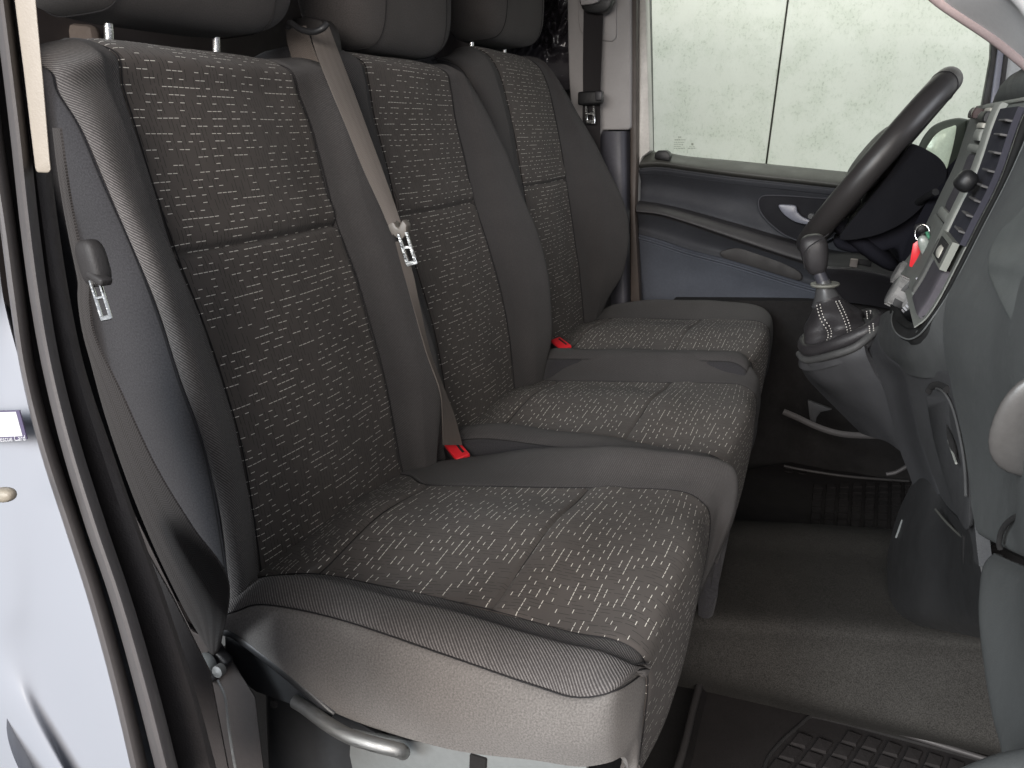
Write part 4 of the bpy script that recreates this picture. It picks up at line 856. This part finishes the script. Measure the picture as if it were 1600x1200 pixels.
# ---- centre stack (a swept profile; near edge at y=.975, far edge y=1.42)
prof = [(1612, 150), (1606, 160), (1589, 200), (1561, 280), (1527, 348), (1491, 420), (1466, 468), (1446, 497), (1428, 511)]
near_e = [P(a, b_, .978) for a, b_ in prof]
YF = .45
def SP(v, f, lift=0.0):   # v along profile, f 0 near..1 far, lift toward the cab
    a = curve(near_e, v); t = curve(near_e, min(v + .2, 8)) - curve(near_e, max(v - .2, 0)); t /= np.linalg.norm(t); return a + np.array([t[2], 0, -t[0]]) * lift * SC + V3(0, YF * f, 0)
GS = Surf([[SP(v, f) for f in (0, .33, .66, 1)] for v in range(9)])
panel('centre_stack', GS, 0, 3, 0, 8, 30, 80, STACK, dash, (-1, 0, .5), th=.0015)
def patch(name, v0, v1, f0, f1, lift, mat, nv=20, nf=4, seam=(1, 1, 1, 1), th=.008, dip=.002):
    S = Surf([[SP(v0 + (v1 - v0) * j / nv, f0 + (f1 - f0) * i / nf, lift) for i in range(nf + 1)] for j in range(nv + 1)])
    return panel(name, S, 0, nf, 0, nv, 14, 40, mat, dash, (-1, 0, .5), th=th, seam=seam, dip=dip, sw=.006)
patch('vent_recess', 1.3, 4.5, .0, .28, .006, VENT, seam=(0, 0, 0, 0))
for k in range(8):
    v = 1.85 + k * .345
    a_, b_ = SP(v, .0, .009), SP(v, .105, .009)
    ax3 = (b_ - a_) / np.linalg.norm(b_ - a_); tn = curve(near_e, v + .1) - curve(near_e, v); tn /= np.linalg.norm(tn)
    rbox('vent_slat', (a_ + b_) / 2, (ax3, np.cross(tn, ax3), tn), (np.linalg.norm(b_ - a_) / 2, .004, .0013), plastic('slat_plastic', (.105, .10, .10), .7, .1) if k == 0 else bpy.data.materials['slat_plastic'], dash, bev=.0008, seg=1)
ellblob('vent_knob', SP(3.25, .10, .022), ((-.8, 0, .5), (0, 1, 0), (.5, 0, .8)), (.012, .017, .013), BLK, dash, pw=2.6)
patch('stack_trim', .9, 5.0, .275, .375, .010, SILV, seam=(1, 1, 1, 1))
patch('stack_trim', .9, 1.15, .355, .62, .010, SILV, nv=4)
patch('stack_trim', 2.45, 2.62, .355, .62, .010, SILV, nv=4)
patch('radio_face', 1.2, 2.42, .37, .60, .006, BLK)
patch('radio_button', 1.22, 1.42, .40, .52, .012, CREAM, nv=6); patch('radio_button', 1.45, 1.85, .40, .53, .014, BLK, nv=6)
patch('radio_button', 1.90, 2.05, .40, .52, .013, CREAM, nv=6); patch('radio_button', 2.08, 2.36, .40, .52, .012, SILV, nv=6)
patch('display_screen', 2.68, 4.2, .37, .62, .006, PURP)
patch('stack_trim', 4.2, 4.42, .355, .64, .010, SILV, nv=4)
patch('climate_panel', 4.5, 7.4, .36, .80, .006, STACK)
patch('lower_cover', 5.15, 7.3, .03, .27, .008, PURP)
patch('stack_rib', 4.7, 7.0, .285, .33, .011, plastic('rib_plastic', (.11, .11, .105), .6, .1, 900, .06, .2), seam=(1, 1, 1, 1))
# small square bezel below the vents
patch('thumbwheel_bezel', 4.5, 5.15, .01, .26, .012, plastic('bezel_plastic', (.22, .225, .20), .5, .1, 900, .06, .2), nv=6, seam=(0, 0, 0, 0))
patch('thumbwheel_well', 4.6, 5.05, .05, .22, .0135, CARP, nv=4, seam=(0, 0, 0, 0))
patch('thumbwheel', 4.72, 4.98, .08, .15, .0165, CREAM, nv=4, seam=(1, 1, 1, 1))
# climate knobs on the left edge, with white tick marks
def knob(px, py, y, r, h, mat, name='climate_knob'):
    c = P(px, py, y); ax = np.array([-.93, -.05, .36])
    o = lathe(name, c, ax, [(0, -.01), (r * 1.12, -.01), (r * 1.12, 0), (r, .002), (r * .96, h * .9), (r * .85, h), (0, h)], mat, dash, n=36, ref=(0, 1, 0))
    for q in range(18):
        an = 2 * math.pi * q / 18; a = np.cross(ax / np.linalg.norm(ax), (0, 1, 0)); a /= np.linalg.norm(a); b_ = np.cross(ax / np.linalg.norm(ax), a)
        d = a * math.cos(an) + b_ * math.sin(an); rbox('knob_ridge', c + ax / np.linalg.norm(ax) * h * .5 + d * r * .97, (d, np.cross(ax, d), ax), (.0012, .0014, h * .4), mat, o, bev=0)
    return o
knob(1417, 432, 1.37, .019, .020, plastic('knob_grey', (.17, .165, .16), .4, .1))
knob(1415, 462, 1.22, .024, .022, plastic('knob_grey_light', (.24, .235, .23), .35, .1))
for k in range(15):
    t = k / 14; a = samp([(1434, 437), (1431, 450), (1424, 466), (1416, 480), (1407, 490), (1400, 499)], 15)[k]
    rbox('scale_mark', P(a[0], a[1], 1.155), ((.7, 0, .7), (0, 1, 0), (-.7, 0, .7)), (.0013, .001, .0024 if k % 3 else .0034), WHITE, dash, bev=0)
prism('dial_ring', roundpoly([P(a, b_, 1.20) for a, b_ in [(1398, 500), (1394, 485), (1397, 468), (1410, 450), (1425, 436), (1436, 433), (1436, 446), (1428, 466), (1416, 486), (1405, 498)]], 40), V3(.02, .01, 0), BLK, dash, bev=.001)
# upper dash roll above the stack
tube('upper_dash_roll', [P(1578, 175, 1.42), P(1590, 150, 1.30), P(1612, 138, 1.15), P(1660, 130, .95)], .028, DASH, dash, n=18, smooth=30)
patch('stack_crown', .25, .9, .02, .72, .004, plastic('crown_plastic', (.20, .20, .185), .45, .2), nv=6)
patch('phone_clip', 1.15, 1.7, .64, .76, .016, plastic('brown_gloss', (.06, .035, .035), .25, 0), nv=5, th=.02)
panel('driver_dash', Surf([[P(1480, 262, 1.55), P(1560, 180, 1.55)], [P(1440, 330, 1.5), P(1500, 330, 1.45)], [P(1415, 385, 1.5), P(1470, 400, 1.42)], [P(1405, 430, 1.5), P(1450, 460, 1.40)], [P(1395, 500, 1.5), P(1430, 540, 1.4)]]), 0, 1, 0, 4, 12, 40, NAVY, dash, (-1, 0, .2), th=.02)
rbox('dash_top', (.60, 1.52, 1.715), ((1, 0, .1), (0, 1, 0), (-.1, 0, 1)), (.33, .83, .03), DASHD, dash, bev=.004)
rbox('bulkhead', (.95, 1.38, 1.2), ((1, 0, 0), (0, 1, 0), (0, 0, 1)), (.02, .98, .48), CARP, dash, bev=.004)
# ---- key with red tag
kt = thing('key_ring', P(1438, 372, 1.28), 'ignition key with ring and bright red tag hanging beside the stack', 'key')
prism('red_tag', pxpoly([(1426, 381), (1437, 373), (1439, 392), (1434, 411), (1428, 420), (1420, 416)], 1.27), V3(.004, .006, 0), RED, kt, bev=.0012)
kc = P(1441, 364, 1.28); tube('split_ring', [kc + np.array([math.cos(t) * .010, math.sin(t) * .004, math.sin(t) * .012]) for t in np.linspace(0, 2 * math.pi, 30, endpoint=False)], .0012, CHROME, kt, n=8, closed=True)
ellblob('key_head', P(1438, 357, 1.29), ((1, 0, .3), (0, 1, 0), (-.3, 0, 1)), (.009, .005, .008), BLK, kt)
ellblob('tag_holder', P(1445, 385, 1.24), ((.5, 0, -1), (0, 1, 0), (1, 0, .5)), (.017, .005, .008), plastic('clear_grey', (.22, .24, .22), .3, 0), kt)
tube('green_strap', [P(1448, 362, 1.25), P(1451, 372, 1.25), P(1449, 384, 1.24)], .0028, GREEN, kt, n=8, smooth=12)

# ================================================================ GEAR LEVER
pod = thing('gear_console', P(1320, 560, 1.2), 'grey console pod jutting from the dashboard under the gear lever', 'console')
PD = Surf([[P(x, y, q) for x, y, q in r] for r in ([(1249, 556, 1.275), (1268, 559, 1.235), (1310, 548, 1.20), (1350, 540, 1.19)], [(1251, 572, 1.28), (1270, 575, 1.235), (1310, 566, 1.20), (1354, 556, 1.185)], [(1262, 592, 1.30), (1285, 598, 1.24), (1325, 590, 1.205), (1366, 582, 1.185)], [(1288, 620, 1.31), (1315, 622, 1.25), (1345, 617, 1.21), (1382, 612, 1.18)],
    [(1320, 652, 1.31), (1340, 652, 1.26), (1365, 652, 1.21), (1395, 655, 1.175)], [(1345, 677, 1.30), (1362, 683, 1.25), (1385, 690, 1.21), (1408, 706, 1.165)])])
panel('pod_side', PD, 0, 3, 0, 5, 40, 50, CON, pod, (0, -1, -.3), th=.012)
rim = [P(a, b_, q) for a, b_, q in [(1249, 553, 1.28), (1256, 561, 1.255), (1270, 562, 1.235), (1300, 555, 1.20), (1335, 543, 1.19), (1360, 524, 1.20), (1376, 508, 1.22)]]
tube('pod_rim', rim, .006, plastic('pod_edge', (.065, .065, .065), .6, .3), pod, n=12, smooth=50)
prism('pod_top', roundpoly([P(a, b_, q) for a, b_, q in [(1250, 552, 1.28), (1268, 560, 1.24), (1300, 553, 1.205), (1338, 540, 1.195), (1366, 518, 1.205), (1378, 497, 1.23), (1368, 486, 1.30), (1345, 486, 1.36), (1300, 505, 1.40), (1262, 525, 1.38)]], 60), V3(0, 0, -.02), CON, pod, bev=.004)
gear = thing('gear_lever', P(1300, 530, 1.28), 'black gear lever with stitched leather boot on the console', 'gear lever')
ringp = [P(a, b_, q) for a, b_, q in [(1259, 545, 1.265), (1275, 547, 1.235), (1305, 538, 1.215), (1338, 525, 1.21), (1363, 512, 1.215), (1373, 500, 1.235), (1364, 492, 1.285), (1345, 494, 1.32), (1310, 505, 1.36), (1275, 520, 1.36), (1258, 532, 1.31)]]
tube('boot_ring', roundpoly(ringp, 90), .0105, LEATH, gear, n=16, closed=True)
Bc, Tc = P(1310, 528, 1.275), P(1292, 468, 1.285)
ax = Tc - Bc; hh = np.linalg.norm(ax); ax /= hh; bx = np.cross(ax, (0, 1, 0)); bx /= np.linalg.norm(bx); by = np.cross(ax, bx)
vs = []; fs = []; nb, mb = 72, 34
for j in range(mb):
    t = j / (mb - 1)
    for i in range(nb):
        an = 2 * math.pi * i / nb
        r = .026 * (1 - t) ** 1.5 + .021 + .012 * math.sin(math.pi * min(1, t * 1.05)) * (1 + .2 * math.cos(2 * an))
        r *= 1 + (.10 * math.sin(3 * an + 4 * t) + .06 * math.sin(5 * an - 6 * t + 1) + .05 * math.sin(9 * t * 1.6 + 2 * an)) * math.sin(math.pi * min(1, t * 1.1 + .05))
        vs.append(Bc + ax * hh * t + bx * math.cos(an) * r + by * math.sin(an) * r * 1.05 - ax * .008 * (1 - t))
for j in range(mb - 1):
    for i in range(nb): fs.append((j * nb + i, j * nb + (i + 1) % nb, (j + 1) * nb + (i + 1) % nb, (j + 1) * nb + i))
fs += [tuple(range(nb)), tuple(range((mb - 1) * nb, mb * nb))]
mesh_obj('boot', vs, fs, LEATH, gear, sharp=80)
def bootpt(px, py):   # nearest boot vertex under a pixel, camera side
    best = None
    for v in vs:
        q = proj(v); d = (q[0] - px) ** 2 + (q[1] - py) ** 2 + (v[1] - Bc[1]) * 1500
        if best is None or d < best[0]: best = (d, v)
    return P(px, py, (best[1][1] - CAM[1]) / SC - .004)
sv, sf_ = [], []
def stitch(a, b_, wdt=.0012):
    d = b_ - a; d /= np.linalg.norm(d); s_ = np.cross(d, R[:, 2]); s_ /= np.linalg.norm(s_); k = len(sv)
    up_ = np.cross(d, s_)
    for sx in (-1, 1):
        for su in (-1, 1):
            for e_ in (a, b_): sv.append(e_ + s_ * sx * wdt / 2 + up_ * su * wdt / 2)
    sf_.extend([(k, k + 1, k + 3, k + 2), (k + 4, k + 6, k + 7, k + 5), (k, k + 4, k + 5, k + 1), (k + 2, k + 3, k + 7, k + 6), (k, k + 2, k + 6, k + 4), (k + 1, k + 5, k + 7, k + 3)])
for line in ([(1276, 477), (1279, 490), (1284, 503), (1292, 515), (1294, 524), (1291, 535)], [(1281, 475), (1284, 488), (1289, 500), (1297, 512), (1299, 522), (1296, 534)], [(1306, 471), (1311, 482), (1317, 495), (1322, 509), (1325, 523)], [(1311, 470), (1316, 480), (1322, 493), (1327, 507), (1330, 520)]):
    pp = [bootpt(a, b_) for a, b_ in line]; s_ = samp(pp, 27)
    for k in range(0, 26, 2): stitch(s_[k], s_[k] * .25 + s_[k + 1] * .75)
for (a, b_, q) in ((1258, 548, 1.248), (1263, 549, 1.238), (1358, 515, 1.197), (1364, 511, 1.20), (1354, 492, 1.27), (1360, 491, 1.262)):
    for k in range(4): stitch(P(a + k * .3, b_ - 6 + k * 3.4, q), P(a + k * .3 + .2, b_ - 4.2 + k * 3.4, q))
stn = mesh_obj('boot_stitching', sv, sf_, STIT, gear); stn['kind'] = 'stuff'
lathe('boot_collar', P(1293, 472, 1.285), (P(1288, 440, 1.285) - P(1295, 474, 1.285)), [(0, -.006), (.0245, -.006), (.0255, -.002), (.023, .002), (.0165, .016), (.0125, .028), (.010, .036), (0, .036)], plastic('collar_plastic', (.06, .06, .062), .35, .2), gear, n=36)
lathe('reverse_collar', P(1289, 444, 1.285), (-.12, -.02, .95), [(0, -.003), (.021, -.003), (.023, -.0005), (.022, .0015), (0, .0022)], plastic('collar_grey', (.17, .17, .15), .4, .1), gear, n=36)
lathe('lever_stem', P(1288, 446, 1.285), (P(1280, 425, 1.285) - P(1289, 446, 1.285)), [(0, 0), (.0105, 0), (.0095, .026), (0, .026)], plastic('stem_plastic', (.045, .045, .055), .4, .1), gear, n=24)
kx = np.array([.97, .1, .22]); kz = np.array([-.2, 0, .97])
def kf(q):
    s = .72 + .34 * (q[2] + 1) / 2; return np.array([q[0] * s - .14 * (q[2] < 0) * q[2] * 0 - .10 * q[2], q[1] * s, q[2]])
kn = ellblob('gear_knob', P(1273, 398, 1.285), (kx, np.cross(kz, kx), kz), (.0235, .022, .0335), LEATH, gear, pw=2.7, nu=40, nv=30, fn=kf)
tube('knob_seam', [P(a, b_, 1.258 + .0) for a, b_ in [(1257, 420), (1256, 400), (1262, 388), (1275, 378), (1290, 369), (1295, 365)]], .0009, THREAD, gear, n=6, smooth=30)

# ================================================================ FLOOR, MATS
fl = rbox('cab_floor', W(.1, 1.1, -.80), ((1, 0, 0), (0, 1, 0), (0, 0, 1)), (1.0, 1.15, .02), CARP, None, bev=0); structure(fl)
bk = thing('raised_floor_panel', W(.05, 1.15, -.72), 'grained grey raised floor hump in front of the middle seat', 'floor panel')
zt = -.60
def Zp(px, py, z): v = R @ np.array([px - 800., py - 600., F]); return v * (z / v[2]) * SC + CAM
GB = Surf([[Zp(x, y, z) for x, y, z in r] for r in (
    [(1080, 817, -.70), (1160, 818, -.70), (1270, 824, -.70), (1400, 833, -.70), (1560, 842, -.70)],
    [(1080, 812, -.605), (1150, 815, -.605), (1270, 821, -.605), (1396, 829, -.60), (1560, 838, -.60)],
    [(1040, 850, -.60), (1120, 862, -.60), (1260, 868, -.598), (1390, 875, -.595), (1560, 885, -.59)],
    [(1020, 920, -.60), (1100, 930, -.60), (1250, 938, -.597), (1400, 948, -.593), (1570, 955, -.588)],
    [(1000, 960, -.605), (1090, 968, -.605), (1250, 978, -.602), (1400, 990, -.597), (1580, 1004, -.59)],
    [(990, 992, -.637), (1085, 1002, -.637), (1245, 1017, -.634), (1400, 1031, -.629), (1585, 1047, -.622)],
    [(980, 1040, -.69), (1080, 1050, -.69), (1240, 1085, -.69), (1400, 1122, -.69), (1590, 1165, -.69)],
    [(975, 1060, -.74), (1075, 1075, -.74), (1240, 1112, -.74), (1400, 1150, -.74), (1590, 1195, -.74)])])
panel('hump_cover', GB, 0, 4, 0, 7, 60, 70, GRAIN, bk, (0, -.5, 1), th=.01)
# passenger mat with raised rim and pressed grid
mt = thing('floor_mat', Zp(1250, 1150, -.75), 'black rubber mat with raised rim in the near footwell', 'floor mat')
zm = -.745
mo = [(1108, 1032), (1150, 1048), (1234, 1083), (1246, 1098), (1330, 1120), (1420, 1145), (1560, 1186), (1620, 1205), (1600, 1300), (1020, 1300), (1052, 1200), (1080, 1110)]
prism('mat_sheet', [Zp(a, b_, zm) for a, b_ in mo], V3(0, 0, -.006), MAT, mt, bev=0)
tube('mat_rim', [Zp(a, b_, zm + .022) for a, b_ in [(1020, 1290), (1062, 1190), (1085, 1100), (1102, 1040), (1110, 1031), (1122, 1034), (1160, 1050), (1232, 1082)]], .0055, plastic('mat_rim_rubber', (.045, .042, .042), .5, .3), mt, n=10, smooth=90)
wallp = [(1020, 1290), (1062, 1190), (1085, 1100), (1102, 1040), (1110, 1031), (1122, 1034), (1160, 1050), (1232, 1082)]
WL = Surf([[Zp(a, b_, zm + .022), Zp(a, b_, zm + .022) + V3(.006 if i > 4 else .012, -.008 if i > 3 else 0, -.024)] for i, (a, b_) in enumerate(wallp)])
panel('mat_wall', WL, 0, 1, 0, 7, 6, 60, MAT, mt, (1, -1, 0), th=.003)
tube('mat_rim', [Zp(a, b_, zm + .012) for a, b_ in [(1240, 1096), (1330, 1122), (1430, 1152), (1560, 1192)]], .0042, bpy.data.materials['mat_rim_rubber'], mt, n=10, smooth=40)
tube('mat_groove', [Zp(a, b_, zm + .001) for a, b_ in [(1192, 1210), (1200, 1185), (1222, 1158), (1250, 1133), (1264, 1121), (1278, 1121), (1340, 1136), (1430, 1160), (1540, 1190)]], .0028, CARP, mt, n=8, smooth=60)
blk = None
def tread(name, poly2, z, nx, ny, mat, par, inset=.12, h=.004, keep=None):
    """bilinear quad of pixel corners, filled with raised tread blocks"""
    A, B_, C_, D_ = [Zp(a, b_, z) for a, b_ in poly2]
    first = None; cnt = 0
    for j in range(ny):
        for i in range(nx):
            def q(u, v): return (A * (1 - u) + B_ * u) * (1 - v) + (D_ * (1 - u) + C_ * u) * v
            if keep and not keep((i + .5) / nx, (j + .5) / ny): continue
            cs = [q((i + inset) / nx, (j + inset) / ny), q((i + 1 - inset) / nx, (j + inset) / ny), q((i + 1 - inset) / nx, (j + 1 - inset) / ny), q((i + inset) / nx, (j + 1 - inset) / ny)]
            c = sum(cs) / 4
            bt = cs; tp = [c + (p - c) * .86 + np.array([0, 0, h]) for p in cs]
            tp[0] = tp[0] + np.array([0, 0, h * .5])
            mesh_obj(name, bt + tp, [(0, 1, 2, 3), (4, 5, 6, 7), (0, 1, 5, 4), (1, 2, 6, 5), (2, 3, 7, 6), (3, 0, 4, 7)], mat, par)
            cnt += 1
    return cnt
tread('tread_block', [(1262, 1126), (1580, 1212), (1560, 1330), (1170, 1230)], zm, 10, 5, MAT, mt, keep=lambda u, v: not (u < .22 and v < .2))
# driver mat beyond the hump
dm = thing('floor_mat', Zp(1300, 780, -.75), 'black rubber mat in the far footwell beyond the hump', 'floor mat')
prism('mat_sheet', [Zp(a, b_, zm) for a, b_ in [(1165, 735), (1235, 722), (1300, 735), (1440, 745), (1470, 850), (1130, 850)]], V3(0, 0, -.006), MAT, dm, bev=0)
tread('tread_block', [(1268, 758), (1430, 752), (1430, 828), (1262, 826)], zm, 8, 7, MAT, dm, h=.005)
tube('mat_rim', [Zp(a, b_, zm + .006) for a, b_ in [(1225, 728), (1260, 735), (1330, 745), (1420, 752)]], .004, bpy.data.materials['mat_rim_rubber'], dm, n=8, smooth=30)
for (a, b_) in ((1232, 735), (1254, 738)): tube('mat_fastener', [Zp(a, b_, zm + .004) + np.array([.011 * math.cos(t), .011 * math.sin(t), 0]) for t in np.linspace(0, 6.283, 24, endpoint=False)], .0018, MAT, dm, n=6, closed=True)
# side step trim of the far footwell
ft = thing('footwell_trim', P(1290, 680, 1.75), 'thin grey curved trim edge in the dark far footwell', 'trim')
tube('trim_edge', [P(a, b_, 1.75) for a, b_ in [(1224, 643), (1245, 652), (1275, 666), (1305, 676), (1335, 680), (1375, 681)]], .0065, plastic('trim_grey', (.065, .06, .06), .6, .2), ft, n=10, smooth=40, flat=(.6, 1.1))
prism('trim_bracket', pxpoly([(1262, 626), (1300, 640), (1282, 644), (1276, 652), (1274, 662), (1266, 658), (1264, 645)], 1.77), V3(0, .01, 0), plastic('bracket_grey', (.035, .035, .037), .6, .2), ft, bev=.001)
tube('trim_edge', [P(a, b_, 1.5) for a, b_ in [(1385, 741), (1400, 738), (1418, 728)]], .004, bpy.data.materials['trim_grey'], ft, n=8, smooth=14)
prism('wheel_arch', pxpoly([(1050, 470), (1260, 470), (1400, 480), (1450, 520), (1440, 790), (1050, 790)], 1.97), V3(0, .05, 0), CARP, ft, bev=0)
